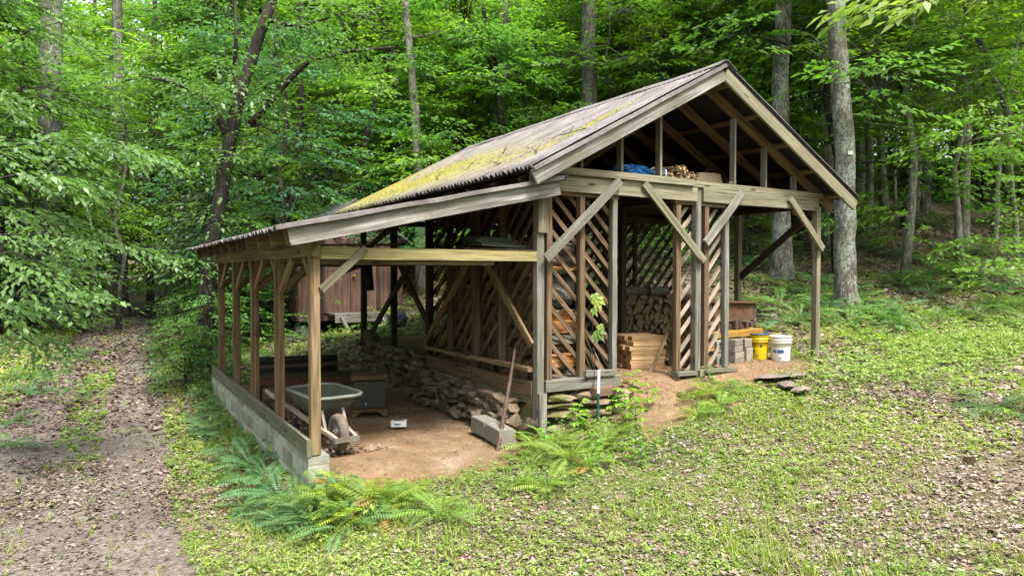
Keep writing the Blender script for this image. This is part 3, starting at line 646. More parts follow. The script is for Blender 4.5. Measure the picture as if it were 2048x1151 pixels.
for r in range(5):
    x = 2.66
    while x < 3.72 - .06 * (4 - r) * 0:
        L = random.uniform(.26, .52); L = min(L, 3.86 - x)
        stone(random.choice(SMM), (x + L / 2, -.03 - .025 * (4 - r) + random.uniform(-.02, .02), .03 + .105 * r + random.uniform(-.01, .01)), (L * 1.08, .26, .112 * random.uniform(.95, 1.2)), random.uniform(-.12, .12), 'mossy flat stone in the courses under the left lattice panel', 'flat stones under the left lattice panel', .06)
        x += L
stone(SM[1], (3.30, -.42, .06), (.24, .2, .2), .3, 'round dark stone at the foot of the green metal stake')
p = ground_at(1212, 944); stone(SM[4], (p.x, p.y, p.z + .02), (.12, .10, .08), .2, 'small pale stone in the weeds before the ferns', name='pebble')
p = ground_at(1942, 930); stone(SM[6], (p.x, p.y, p.z + .02), (.15, .09, .10), .8, 'small white stone in the leaf litter at the right', name='pebble')
M['flag'] = stonemat('flagstone', (.20, .175, .155), (.36, .33, .30))
for i, (px, py, sx, sy, lab) in enumerate(((1545, 763, .62, .40, 'largest flat flagstone, at the edge of the clay before the buckets'), (1592, 757, .36, .22, 'small flagstone behind the largest one'), (1575, 778, .52, .30, 'grey flagstone in the middle of the stepping stones'), (1602, 789, .36, .26, 'pinkish flagstone nearest the bright ground cover'))):
    p = ground_at(px, py); o = link('flagstone', stone_mesh('flagstone', 300 + i, M['flag'], 1.0), None, (p.x, p.y, p.z + .06), (0, 0, random.uniform(-.3, .6)), (sx * 1.1, sy * 1.1, .10)); tag(o, lab, 'flagstone')
# ------------------------------------------------------------------ firewood
def log_mesh(kind, seed):
    rs = random.Random(seed); mb = MB(); L = .46; n = 5; rings = []
    r = rs.uniform(.07, .088); a0, a1 = {'round': (0, 2 * math.pi), 'half': (0, math.pi), 'quarter': (.2, .2 + math.pi * .55)}[kind]
    if kind == 'quarter': r *= 1.55
    if kind == 'half': r *= 1.2
    na = 12 if kind == 'round' else 8
    prof = [(math.cos(a0 + (a1 - a0) * k / na) * r * rs.uniform(.93, 1.05), math.sin(a0 + (a1 - a0) * k / na) * r * rs.uniform(.93, 1.05)) for k in range(na + (0 if kind == 'round' else 1))]
    if kind == 'quarter': prof.append((rs.uniform(-.01, .01), rs.uniform(-.01, .01)))
    cx = sum(p[0] for p in prof) / len(prof); cz = sum(p[1] for p in prof) / len(prof)
    for i in range(n + 1):
        t = i / n; w_ = [rs.uniform(-.004, .004) for _ in prof]
        rings.append([(-L / 2 + L * t, p[0] - cx + w_[k], p[1] - cz + w_[k]) for k, p in enumerate(prof)])
    mb.ring_solid(rings, .5, 0, True, 1)
    npf = len(prof)
    if kind != 'round':
        for i in range(n):
            mb.m[i * npf + npf - 1] = 2
            if kind == 'quarter': mb.m[i * npf + npf - 2] = 2
    mb.tone = [rs.uniform(.3, .8) if m_ != 2 else rs.uniform(.2, 1) for m_ in mb.m]
    return mb.mesh('firewood_log', [M['log_bark'], M['log_end'], M['wood_cut']])
LOGS = [log_mesh(k, i) for i, k in enumerate(('quarter', 'half', 'round', 'quarter', 'half', 'quarter', 'round'))]
def log(loc, ax, sc, label, group, which=None):
    me = random.choice(LOGS) if which is None else LOGS[which]
    rot = Euler((random.uniform(0, 6.28), 0, 0)).to_matrix(); rz = Matrix.Rotation({'x': 0, 'y': math.pi / 2}[ax] + random.uniform(-.05, .05), 3, 'Z')
    o = link('firewood_log', me, None, loc, (rz @ rot).to_euler(), sc); return tag(o, label, 'log', group)
for r in range(13):
    for k in range(2):
        hh = .60 + r * .133
        log((2.97 + random.uniform(-.025, .025), .17 + .163 * k + (.05 if r % 2 else 0), hh + random.uniform(-.015, .015) + .02 * math.sin(k)), 'x', random.uniform(.85, 1.1), 'split log in the tall firewood stack behind the left lattice panel', 'tall firewood stack behind the left lattice', random.choice((0, 1, 3, 4, 5, 2)))
for r in range(11):
    for k in range(12):
        log((3.12 + random.uniform(-.03, .03), .56 + .2 * k + (.1 if r % 2 else 0), .62 + .158 * r + random.uniform(-.015, .015)), 'x', random.uniform(1.05, 1.3), 'split log showing its end through the slatted side wall', 'firewood stack seen through the slatted side wall', random.choice((0, 1, 3, 4, 5, 2)))
for r in range(11):
    for k in range(15):
        x = 5.55 + .122 * k + (.06 if r % 2 else 0); z = .60 + .088 * r
        log((x, 2.62 + random.uniform(-.05, .05), z + random.uniform(-.012, .012)), 'y', random.uniform(.56, .78), 'log showing its round cut end in the low woodpile by the back lattice', 'low woodpile by the back lattice', random.choice((2, 6, 2, 6, 1)))
for k in range(4): log((5.5 + .42 * k, 2.45 + random.uniform(-.05, .05), 1.585), 'x', .95, 'log lying lengthwise on top of the low woodpile', 'logs lying on top of the low woodpile', (6, 2, 6, 2)[k])
for r in range(9):
    for k in range(3): log((5.46 + random.uniform(-.02, .02), .22 + .16 * k, .62 + .115 * r), 'x', .95, 'split log in the small stack behind the right lattice panel', 'small firewood stack behind the right lattice', random.choice((0, 1, 2, 3, 6)))
# ------------------------------------------------------------------ timber offcuts
TB = thing('timber_stack', 'stack of fresh sawn timber offcuts on the clay floor before the woodpile', 'timber stack', (4.95, 1.05, .515), R(-12))
TB['label'] = 'bearer under the fresh sawn timber offcuts'
mb = MB(); mb.board((-.25, -.22, .02), (.25, -.22, .02), .09, .04); mb.board((-.25, .26, .02), (.25, .26, .02), .09, .04); mb.build('bearer', M['wood_dark'], TB); TB['label'] = 'pair of dark bearers lying under the fresh sawn timber offcuts'; TB.name = 'timber_bearers'; TB['category'] = 'bearers'
tmb = []
for k in range(3):
    mb = MB(); mb.board((-.27, 0, 0), (.27, 0, 0), .135, .062, tone=.35 + .25 * k); tmb.append(mb.mesh('sawn_timber', M['wood_fresh']))
A = R(-14); ca, sa = math.cos(A), math.sin(A)
for r in range(7):
    for k in range(5 if r < 6 else 4):
        lx = random.uniform(-.05, .05) + (.05 if r > 4 else 0); ly = -.33 + .145 * k + (.06 if r == 6 else 0)
        o = link('sawn_timber', tmb[(r + k) % 3], None, (4.95 + lx * ca - ly * sa, 1.0 + lx * sa + ly * ca, .587 + .0645 * r), (0, 0, A + random.uniform(-.05, .05)))
        tag(o, 'fresh sawn timber offcut in the stack before the woodpile', 'timber', 'fresh timber offcuts stacked before the woodpile')
for i, (x0, x1) in enumerate(((3.40, 3.62), (3.46, 3.70), (3.52, 3.80), (3.57, 3.86))):
    mb = MB(); mb.board((x0, .62, .52 + .9), (x1, .30 + .03 * i, .53), .09, .022, (1, 0, 0), tone=.3 + .2 * i); tag(mb.build('leaning_plank', M['wood_tan']), 'thin tan plank leaning behind the left lattice panel', 'plank', 'planks leaning behind the left lattice')
mb = MB(); mb.tube([(4.60, .34, .52), (4.88, .42, .80), (5.10, .50, 1.06)], .021, 8, .6); tag(mb.build('wooden_handle', M['wood_tan']), 'round wooden tool handle leaning by the timber stack', 'handle')
# ------------------------------------------------------------------ lean-to contents
M['cinder'] = plain('cinder block', (.18, .172, .152), .95, .2, 12, .5, dirt=(.2, .15, .10))
for i, (c_, lab) in enumerate((((2.14, .48, .095), 'grey concrete block by the stone pile, the farther of the two laid end to end'), ((2.10, .07, .085), 'grey concrete block beside the iron bar, the nearer of the two laid end to end'))):
    mb = MB(); P = []
    mb.board((0, -.195, 0), (0, .195, 0), .20, .19, tone=.5, jit=.002, seg=2); tag(mb.build('concrete_block', M['cinder'], loc=c_), lab, 'concrete block'); bpy.context.scene.objects[-1] if False else None
for o in list(COL.objects):
    if o.name.startswith('concrete_block'): o.rotation_euler = (random.uniform(-.02, .02), .03, R(-6))
M['iron'] = plain('rusty iron', (.075, .05, .04), .75, .5, 10, .4, metal=.3, dirt=(.13, .065, .035))
mb = MB(); mb.tube([(1.93, -.16, -.06), (2.14, .03, .36), (2.32, .2, .69), (2.47, .34, 1.0)], [.026, .024, .020, .014], 8, .5); tag(mb.build('iron_bar', M['iron']), 'long rusty iron bar leaning against the slatted side wall', 'iron bar')
M['white_plastic'] = plain('white plastic', (.62, .64, .65), .45, .1, 6, .05, dirt=(.36, .33, .28), dirt_rng=(.5, .75)); M['dark'] = plain('dark plastic', (.03, .032, .035), .6, .3, 8, .1); M['blue_print'] = plain('blue print', (.02, .07, .25), .5, .1, 5, 0)
bx = thing('white_box', 'small white plastic box lying on the clay floor', 'box', (1.43, 1.40, 0), R(-28))
mb = MB(); mb.board((-.095, 0, .038), (.095, 0, .038), .12, .072, tone=.8); mb.build('case', M['white_plastic'], bx)
mb = MB(); mb.board((-.06, .01, .0765), (.06, .01, .0765), .06, .004); mb.build('lid_panel', M['cinder'], bx)
mb = MB(); mb.board((-.05, -.0605, .035), (.03, -.0605, .035), .004, .016); mb.build('front_slot', M['dark'], bx)
# wheelbarrow
M['barrow'] = plain('grey green poly tray', (.062, .07, .058), .6, .3, 5, .1, dirt=(.13, .115, .085), dirt_rng=(.42, .75)); M['rim'] = plain('scuffed tray rim', (.17, .185, .17), .5, .25, 9, .15)
M['rubber'] = plain('dusty tyre rubber', (.10, .085, .07), .85, .4, 9, .3, dirt=(.20, .14, .095)); M['steel'] = plain('worn steel', (.22, .20, .17), .55, .35, 12, .2, metal=.5, dirt=(.16, .09, .05))
M['bar_wood'] = M['wood_pale']
WB = thing('wheelbarrow', 'grey green wheelbarrow with wooden shafts standing on the clay inside the lean-to', 'wheelbarrow', (.43, .72, 0), R(186))
def rr(hx, y0, y1, z, n=6, rad=.12, taper=0):
    pts = []; cx, cy = 0, (y0 + y1) / 2; hy = (y1 - y0) / 2; rad = min(rad, hx * .9, hy * .9)
    for q, (sx, sy) in enumerate(((1, 1), (-1, 1), (-1, -1), (1, -1))):
        for k in range(n):
            a = math.pi / 2 * q + math.pi / 2 * k / (n - 1); pts.append((sx * (hx - rad) + rad * math.cos(a), cy + sy * (hy - rad) + rad * math.sin(a), z))
    return pts
lo, mid, hi = rr(.15, -.74, -.31, .25, rad=.08), rr(.225, -.86, -.17, .40, rad=.11), rr(.29, -.94, .0, .555, rad=.16)
li, mi, hi2 = rr(.142, -.73, -.32, .258, rad=.08), rr(.217, -.85, -.18, .404, rad=.11), rr(.282, -.93, -.01, .555, rad=.155)
mb = MB(); mb.ring_solid([lo, mid, hi, hi2, mi, li], .5, 0, True); mb.build('tray', M['barrow'], WB, True, (-.05, 0, 0))
mb = MB(); rp = [Vector(p) for p in rr(.30, -.95, .01, .555, 7, .165)]; rp.append(rp[0]); mb.tube([p + Vector((0, 0, .012 * math.cos((p.y + .5) * 2.6))) for p in rp], .019, 8, .6, caps=False); mb.build('rim', M['rim'], WB, True, (-.05, 0, 0))
for s_ in (-1, 1):
    mb = MB(); mb.board((s_ * .105, .27, .165), (s_ * .26, -1.5, .45), .038, .045, tone=.7, seg=3); mb.build('shaft', M['bar_wood'], WB)
    mb = MB(); mb.board((s_ * .12, .02, .175), (s_ * .12, -.10, .42), .03, .006, (0, 1, 0)); mb.build('strut', M['steel'], WB)
    mb = MB(); mb.tube([(s_ * .2, -.62, .29), (s_ * .22, -.78, .015), (s_ * .22, -1.0, .015), (s_ * .22, -.95, .34)], .015, 6); mb.build('leg', M['dark'], WB)
mb = MB(); mb.board((-.14, .285, .165), (.14, .285, .165), .012, .05); mb.board((-.14, .26, .14), (.14, .26, .14), .07, .006); mb.build('bumper', M['steel'], WB)
WHL = MB(); WHL.ring_solid([[(x, r_ * math.cos(2 * math.pi * k / 28), r_ * math.sin(2 * math.pi * k / 28)) for k in range(28)] for x, r_ in ((-.035, .115), (-.05, .14), (-.052, .17), (-.035, .193), (0, .2), (.035, .193), (.052, .17), (.05, .14), (.035, .115))], .5)
tyre_me = WHL.mesh('tyre', M['rubber'], True)
wh = link('wheel', None, WB, (0, .06, .195)); link('tyre', tyre_me, wh)
mb = MB(); mb.ring_solid([[(x, r_ * math.cos(2 * math.pi * k / 24), r_ * math.sin(2 * math.pi * k / 24)) for k in range(24)] for x, r_ in ((-.036, .117), (-.02, .09), (-.03, .04), (-.06, .03), (-.06, .01), (.06, .01), (.06, .03), (.03, .04), (.02, .09), (.036, .117))], .6); mb.build('hub', M['steel'], wh, True)
mb = MB(); mb.tube([(-.13, 0, -.01), (.13, 0, -.01)], .009, 8); mb.build('axle', M['steel'], wh)
# dark heater cabinet
M['stove_dark'] = plain('dark painted cabinet', (.028, .027, .024), .6, .35, 5, .1); M['stove_top'] = wood('worn brown top', (.17, .11, .055), (.12, .07, .035), (.05, .03, .018), grain=12, knots=False)
ST = thing('heater_cabinet', 'dark old heater cabinet with a brown wooden top and curved feet', 'cabinet', (1.42, 2.42, -.01), R(-20))
mb = MB(); mb.board((-.20, 0, .28), (.20, 0, .28), .40, .40, tone=.5); mb.build('body', M['stove_dark'], ST)
mb = MB(); mb.board((-.235, 0, .512), (.235, 0, .512), .47, .06, tone=.5); mb.build('top', M['stove_top'], ST)
def plinth(mb):
    for (a, b_, w_) in (((-.22, -.215), (.22, -.215), 1), ((.22, -.215), (.22, .215), 1), ((-.22, .215), (-.22, -.215), 1)):
        a = Vector((*a, 0)); b_ = Vector((*b_, 0)); d = (b_ - a); pr = [(0, 0), (.12, 0), (.16, .03), (.24, .055), (.76, .055), (.84, .03), (.88, 0), (1, 0), (1, .095), (0, .095)]
        for k in range(9):
            pass
        n_ = Vector((d.y, -d.x, 0)).normalized()
        for (p0, p1) in ((0, 2), (2, 3), (6, 5)): pass
        tops = [0, .12, .16, .24, .76, .84, .88, 1]; bots = [0, 0, .03, .055, .055, .03, 0, 0]
        for k in range(7): mb.prism([a + d * tops[k] + Vector((0, 0, bots[k])), a + d * tops[k + 1] + Vector((0, 0, bots[k + 1])), a + d * tops[k + 1] + Vector((0, 0, .095)), a + d * tops[k] + Vector((0, 0, .095))], n_, .02, .6)
mb = MB(); plinth(mb); mb.build('plinth', M['stove_top'], ST)
mb = MB(); mb.board((-.06, -.202, .16), (-.035, -.202, .16), .004, .03); mb.build('sticker', plain('blue sticker', (.1, .32, .6), .5, .3, 20, 0), ST)
# plough blade, bench and rack at the back
M['black'] = plain('black steel', (.012, .012, .013), .6, .4, 8, .1, spec=.25)
BL = thing('plough_blade', 'curved black steel plough blade standing at the back of the lean-to', 'blade', (1.13, 5.02, 0), R(-16))
mb = MB(); prof = [(-.07, .04), (.0, .12), (.035, .25), (.02, .40), (-.05, .53), (-.062, .525), (.006, .39), (.02, .25), (-.015, .125), (-.082, .045)]
mb.ring_solid([[(x, yy, zz) for yy, zz in prof] for x in (-.63, -.3, 0, .3, .63)], .5); mb.build('mouldboard', M['black'], BL, True)
for x in (-.45, 0, .45): mb = MB(); mb.board((x, -.10, .04), (x, -.11, .36), .02, .08, (0, 1, 0)); mb.build('rib', M['black'], BL)
mb = MB(); mb.tube([(.30, -.12, .2), (.36, -.2, .42), (.34, -.22, .6)], .016, 6); mb.build('lift_arm', M['iron'], BL)
BN = thing('low_bench', 'low dark bench with a red brown apron behind the wheelbarrow', 'bench', (.95, 3.55, 0), R(-16))
M['redwood'] = wood('red brown bench wood', (.13, .05, .028), (.085, .034, .02), (.035, .016, .012), knots=False)
for yy in (-.22, .22): mb = MB(); mb.board((-.78, yy, .33), (.78, yy, .33), .04, .12); mb.build('apron', M['redwood'], BN)
mb = MB(); [mb.board((-.8, -.18 + .12 * k, .405), (.8, -.18 + .12 * k, .405), .112, .025) for k in range(4)]; mb.build('bench_top', M['wood_dark'], BN)
for x in (-.74, .74):
    for yy in (-.2, .2): mb = MB(); mb.board((x, yy, -.04), (x, yy, .28), .06, .06, (0, 1, 0)); mb.build('leg', M['redwood'], BN)
RK = thing('metal_rack', 'dark metal rack of long rails lying on the low bench', 'rack', (1.05, 3.75, .42), R(-14))
for yy in (-.12, .10): mb = MB(); mb.tube([(-.9, yy, .10), (1.1, yy, .12)], .013, 6); mb.build('rail', M['iron'], RK)
mb = MB(); [mb.tube([(x, -.12, .10), (x, .10, .11)], .010, 6) for x in (-.8, -.4, 0, .4, .8)]; [mb.tube([(x, -.12, .0), (x, -.12, .10)], .010, 6) for x in (-.8, 0, .75)]; mb.build('rung', M['iron'], RK)
for i, (p0, p1, lab) in enumerate((((1.60, 3.3, 2.03), (1.66, 4.3, 1.93), 'thin black stovepipe slung under the lean-to ceiling, the shorter left one'), ((1.98, 4.02, 2.05), (2.0, 3.98, 1.62), 'thick black stovepipe hanging under the lean-to ceiling'))):
    mb = MB(); a, b_ = Vector(p0), Vector(p1); rr_ = .065 if i else .055
    mb.tube([a, a.lerp(b_, .5), b_, b_], [rr_, rr_, rr_, rr_ * .85], 14, .5); tag(mb.build('stovepipe', M['black'], None, True), lab, 'stovepipe')
# boards on the lean-to ceiling shelf
mb_ = ['green grey board on the overhead shelf, topmost of the pile', 'green grey board on the overhead shelf, second from the top', 'broad grey board at the bottom of the pile on the overhead shelf', 'long dark board sticking out left on the overhead shelf']
M['shelf_board'] = wood('grey green boards', (.15, .165, .125), (.10, .112, .085), (.045, .05, .04), knots=False)
for i, (x0, x1, y0, z0, dz) in enumerate(((2.05, 2.55, .62, 2.305, 0), (1.95, 2.56, .52, 2.265, 0), (1.9, 2.56, .30, 2.215, .0))):
    mb = MB(); mb.board((x0, y0, z0 + .012), (x1, y0 + .1, z0 - .006), .28, .035, tone=.8 - .2 * i); tag(mb.build('shelf_board', M['shelf_board']), mb_[i], 'board')
mb = MB(); mb.board((.95, 2.2, 2.2), (2.3, 2.5, 2.24), .2, .03, tone=.4); tag(mb.build('shelf_board', M['wood_dark']), mb_[3], 'board')
mb = MB(); mb.board((.7, 3.6, 2.30), (2.3, 3.2, 2.33), .08, .03, tone=.9); tag(mb.build('lath', M['wood_tan']), 'thin tan lath lying across the lean-to beams at the back', 'lath')
part('shelf_deck', lambda mb: [mb.board((x, .05, 2.165), (x, 2.8, 2.165), .17, .018) for x in (1.72, 1.9, 2.08, 2.26, 2.44)], 'wood_dark')
# ------------------------------------------------------------------ loft contents
def blob(name, loc, size, mt, seed, amp=.25, freq=3.0, sub=4, flat=True):
    bm = bmesh.new(); bmesh.ops.create_icosphere(bm, subdivisions=sub, radius=.5)
    for v in bm.verts:
        p = v.co.copy(); n_ = fbm(p.x * freq + seed, p.y * freq + p.z * freq * 1.3, 1.0, seed % 40, 4); r_ = fbm(p.x * freq * 3 - seed, p.z * freq * 3 + p.y * 4, 1, seed % 37, 3)
        p = p * (1 + amp * float(n_) + amp * .35 * abs(float(r_)))
        if flat: p.z = max(p.z, -.30)
        v.co = Vector((p.x * size[0], p.y * size[1], p.z * size[2]))
    me = bpy.data.meshes.new(name); bm.to_mesh(me); bm.free(); me.materials.append(mt)
    a = me.attributes.new('tone', 'FLOAT', 'FACE'); a.data.foreach_set('value', np.full(len(me.polygons), .5, np.float32)); return link(name, me, None, loc)
LF = 3.13
M['tarp'] = plain('blue tarpaulin', (.02, .16, .42), .45, .5, 14, .8, bscale=18); M['bag'] = plain('dark plastic bag', (.06, .065, .075), .35, .5, 10, .8, bscale=16)
tag(blob('blue_tarp', (4.28, .35, LF + .07), (.52, .45, .26), M['tarp'], 5, .4, 4.), 'crumpled blue tarpaulin in the loft left of the gable studs', 'tarpaulin')
bg = thing('plastic_bag', 'dark plastic bag tied with white straps in the loft beside the kindling', 'bag', (4.66, .28, LF))
o = blob('sack', (0, 0, .07), (.32, .32, .25), M['bag'], 9, .25, 3.); o.parent = bg
mb = MB(); mb.tube([(.155 * math.cos(a), -.02, .07 + .11 * math.sin(a)) for a in np.linspace(0, 6.28, 15)], .011, 6); mb.tube([(.02 + .03 * math.sin(a), .17 * math.cos(a), .07 + .115 * math.sin(a)) for a in np.linspace(0, 6.28, 15)], .011, 6); mb.build('strap', M['white_plastic'], bg)
kme = []
for k in range(3): mb = MB(); mb.tube([(0, -.2, 0), (0, .2, 0)], .0125 + .002 * k, 6, .3 + .3 * k); kme.append(mb.mesh('kindling_stick', M['wood_fresh'] if k == 1 else M['wood_tan']))
for r in range(7):
    for k in range(15 - int(r * 1.6)):
        x = 4.70 + .04 * k + .03 * r + random.uniform(-.01, .01)
        if x > 5.35: continue
        tag(link('kindling_stick', kme[random.randrange(3)], None, (x, .32 + random.uniform(-.05, .05), LF + .016 + .030 * r + max(0, 5.02 - abs(x - 4.9)) * .0), (random.uniform(-.06, .06), 0, random.uniform(-.25, .25))), 'thin kindling stick in the brown bundle in the loft', 'kindling', 'kindling sticks heaped in the loft')
M['canvas'] = plain('tan paper sack', (.22, .165, .11), .9, .2, 6, .4)
mb = MB(); mb.ring_solid([[(-.26, -.12, 0), (.30, -.12, 0), (.30, .2, 0), (-.26, .2, 0)], [(-.2, -.13, .16), (.22, -.13, .17), (.22, .14, .17), (-.2, .14, .16)], [(-.08, -.05, .19), (.18, -.05, .2), (.18, .08, .2), (-.08, .08, .19)]], .5)
tag(mb.build('paper_sack', M['canvas'], loc=(5.62, .35, LF)), 'tan paper sack lying in the loft right of the kindling', 'sack')
mb = MB(); mb.board((5.82, -.02, LF + .03), (6.22, .5, LF + .045), .10, .03, tone=.9); tag(mb.build('loose_board', M['wood_grey']), 'short pale board lying in the loft by the middle gable stud', 'board')
mb = MB(); mb.prism([(3.3, .75, LF), (3.85, .75, LF), (3.82, .9, LF + .30), (3.34, .9, LF + .24)], (0, 1, .2), .02, .3); tag(mb.build('loft_panel', M['siding']), 'dark red brown panel leaning in the left corner of the loft', 'panel')
# ------------------------------------------------------------------ right bay: pavers, firebox, buckets
GZ = .555
M['paver'] = plain('grey paver', (.20, .178, .148), .95, .2, 9, .4, dirt=(.22, .18, .13)); M['paver_pale'] = plain('pale green block', (.215, .225, .195), .95, .2, 9, .4)
def block(c, s_, rz, mt, lab, grp=None): mb = MB(); mb.box((0, 0, 0), s_, 0, random.random()); o = mb.build('paver', M[mt], loc=c); o.rotation_euler = (0, 0, rz); tag(o, lab, 'paver', grp)
for k in range(2): block((5.93, .36 + .01 * k, GZ + .09 + .19 * k), (.22, .2, .18), .1, 'paver_pale', ('lower' if k == 0 else 'upper') + ' pale block of the stack right behind the right lattice panel')
for k in range(4): block((6.24 + .012 * (k % 2), .30 + .01 * k, GZ + .045 + .094 * k), (.25, .2, .088), .15 + .04 * k, 'paver', ('bottom', 'second', 'third', 'top')[k] + ' brick paver of the four stacked under the firebox')
block((6.53, .36, GZ + .115), (.19, .2, .225), .2, 'paver', 'upright paver left of the yellow bucket, lower of the two'); block((6.52, .37, GZ + .30), (.18, .2, .13), .1, 'paver', 'square paver left of the yellow bucket, upper of the two')
M['yellow_wood'] = wood('yellow painted plank', (.40, .24, .04), (.32, .18, .03), (.20, .10, .03), knots=False)
mb = MB(); mb.board((5.75, .47, GZ + .44), (6.98, .49, GZ + .44), .24, .10, tone=.6); tag(mb.build('plank', M['yellow_wood']), 'thick yellow plank carrying the rusty firebox', 'plank')
M['rust'] = plain('rusty sheet steel', (.115, .056, .03), .9, .7, 5, .6, spec=.2, dirt=(.055, .045, .036), dirt_rng=(.45, .6))
FB = thing('rusty_firebox', 'rusty sheet steel firebox set on a yellow plank over pavers', 'firebox', (6.42, .62, GZ + .49))
mb = MB(); mb.ring_solid([[(-.48, -.19, .13), (.44, -.19, .13), (.44, .19, .13), (-.48, .19, .13)], [(-.50, -.2, .40), (.46, -.2, .40), (.46, .2, .40), (-.50, .2, .40)], [(-.49, -.19, .40), (.45, -.19, .40), (.45, .19, .40), (-.49, .19, .40)], [(-.47, -.18, .14), (.43, -.18, .14), (.43, .18, .14), (-.47, .18, .14)]], .5); mb.build('shell', M['rust'], FB)
mb = MB(); mb.board((-.55, -.02, .425), (.50, -.02, .405), .46, .018, seg=5, jit=.006); mb.build('lid', M['rust'], FB)
mb = MB(); [mb.box((-.45 + .12 * k, -.17 + .02 * (k % 2), .075), (.05 + .05 * ((k * 7) % 3), .06, .15 - .035 * ((k * 5) % 4)), .25 * (k % 3), .3 + .1 * (k % 4)) for k in range(8)]; mb.box((0, .0, .06), (.8, .3, .08), 0, .2); mb.build('grate', M['iron'], FB)
M['bucket_white'] = plain('white bucket', (.66, .67, .66), .4, .08, 4, .03, dirt=(.36, .31, .24), dirt_rng=(.55, .75)); M['bucket_yellow'] = plain('yellow bucket', (.62, .42, .01), .4, .12, 4, .03, dirt=(.3, .2, .04), dirt_rng=(.55, .75)); M['bucket_blue'] = plain('dark blue bucket lid', (.03, .065, .14), .35, .3, 6, .1); M['grey_print'] = plain('grey print', (.17, .18, .2), .6, .2, 9, 0); M['label_blue'] = plain('blue label', (.015, .06, .27), .5, .15, 7, 0)
def bucket_prof(): return [(.0, 0), (.128, 0), (.132, .01), (.140, .18), (.145, .27), (.158, .272), (.158, .285), (.147, .288), (.148, .305), (.160, .307), (.160, .32), (.150, .323), (.152, .355), (.160, .357), (.160, .372), (.148, .372), (.140, .30), (.138, .28), (0, .28)]
def brad(z): return .132 + (.145 - .132) * min(1, z / .27) + .0015
FACE = math.atan2(CAM.y - .1, CAM.x - 7.)
def wrap(mb_or_me, r0):
    pass
def text_mesh(txt, size, angle, z, mt, name, parent, rfun=brad, ext=.0008):
    cu = bpy.data.curves.new(name, 'FONT'); cu.body = txt; cu.size = size; cu.align_x = 'CENTER'; cu.align_y = 'CENTER'; cu.extrude = ext; cu.resolution_u = 2
    o = bpy.data.objects.new(name, cu); COL.objects.link(o); dg = bpy.context.evaluated_depsgraph_get(); me = bpy.data.meshes.new_from_object(o.evaluated_get(dg)); bpy.data.objects.remove(o)
    for v in me.vertices:
        r = rfun(z + v.co.y) + .0012 + v.co.z; a = angle + v.co.x / r; v.co = Vector((r * math.cos(a), r * math.sin(a), z + v.co.y))
    me.materials.clear(); me.materials.append(mt); a_ = me.attributes.new('tone', 'FLOAT', 'FACE'); a_.data.foreach_set('value', np.full(len(me.polygons), .5, np.float32)); me.name = name; return link(name, me, parent)
def patch(name, ang, w, z0, z1, mt, parent, n=12, off=0.0):
    mb = MB(); rg = []
    for k in range(n + 1):
        a = ang - w / 2 + w * k / n; rg.append([((brad(z) + off + e) * math.cos(a), (brad(z) + off + e) * math.sin(a), z) for z, e in ((z0, -.0005), (z0, .001), (z1, .001), (z1, -.0005))])
    mb.ring_solid(rg, .5); return mb.build(name, mt, parent)
BW = thing('white_bucket', 'white plastic bucket with a blue label, nearest the right post', 'bucket', (7.02, .08, hz(7.02, .08) + .005))
mb = MB(); mb.lathe(bucket_prof(), 32); mb.build('pail', M['bucket_white'], BW, True)
mb = MB(); mb.lathe([(0, .335), (.145, .335), (.147, .342), (.12, .349), (0, .345)], 28); mb.build('blue_lining', M['bucket_blue'], BW, True)
patch('label', FACE - .25, 1.15, .125, .175, M['label_blue'], BW)
text_mesh('ITE', .052, FACE - .52, .150, M['white_plastic'], 'lettering', BW, lambda z: brad(z) + .0012)
text_mesh('OM', .055, FACE - .62, .222, M['grey_print'], 'lettering', BW); patch('small_print', FACE - .05, .35, .050, .056, M['grey_print'], BW); patch('small_print', FACE - .05, .22, .038, .043, M['label_blue'], BW)
mb = MB(); mb.tube([(.162 * math.cos(a), -.162 * abs(math.sin(a)) * .2 + .0, .33 - .0 * a + .065 * math.sin(a)) for a in np.linspace(0, math.pi, 15)], .0035, 6); mb.build('bail_handle', M['steel'], BW)
BY = thing('yellow_bucket', 'yellow plastic bucket with dark lid and dark print, behind the white one', 'bucket', (6.84, .34, hz(6.84, .34) + .005))
mb = MB(); mb.lathe(bucket_prof(), 32); mb.build('pail', M['bucket_yellow'], BY, True)
mb = MB(); mb.lathe([(0, .378), (.13, .376), (.145, .372), (.166, .378), (.168, .395), (.150, .398), (.13, .39), (0, .392)], 28); mb.build('lid', M['bucket_blue'], BY, True)
for (a, w_, z0, z1) in ((-.55, .32, .235, .25), (-.5, .14, .20, .22), (-.6, .28, .15, .155), (-.6, .28, .138, .143), (-.6, .24, .126, .131), (.12, .22, .20, .235), (-.2, .1, .06, .085), (-.45, .1, .05, .08), (-.6, .28, .115, .119)): patch('print_mark', FACE + a + .2, w_, z0, z1, M['dark'], BY, 5)
# steel stake with a white tip
SK = thing('fence_stake', 'green steel stake with a white tip standing before the left lattice panel', 'stake', (3.27, -.22, .0), 0)
mb = MB(); mb.board((0, 0, -.1), (.012, 0, .48), .035, .008, (0, 1, 0)); mb.board((0, .012, -.1), (.012, .012, .48), .008, .03, (0, 1, 0)); mb.build('shaft', plain('dark green paint', (.012, .06, .045), .5, .3, 9, .1), SK)
mb = MB(); mb.board((.012, 0, .48), (.018, 0, .76), .036, .010, (0, 1, 0)); mb.build('tip', M['white_plastic'], SK)
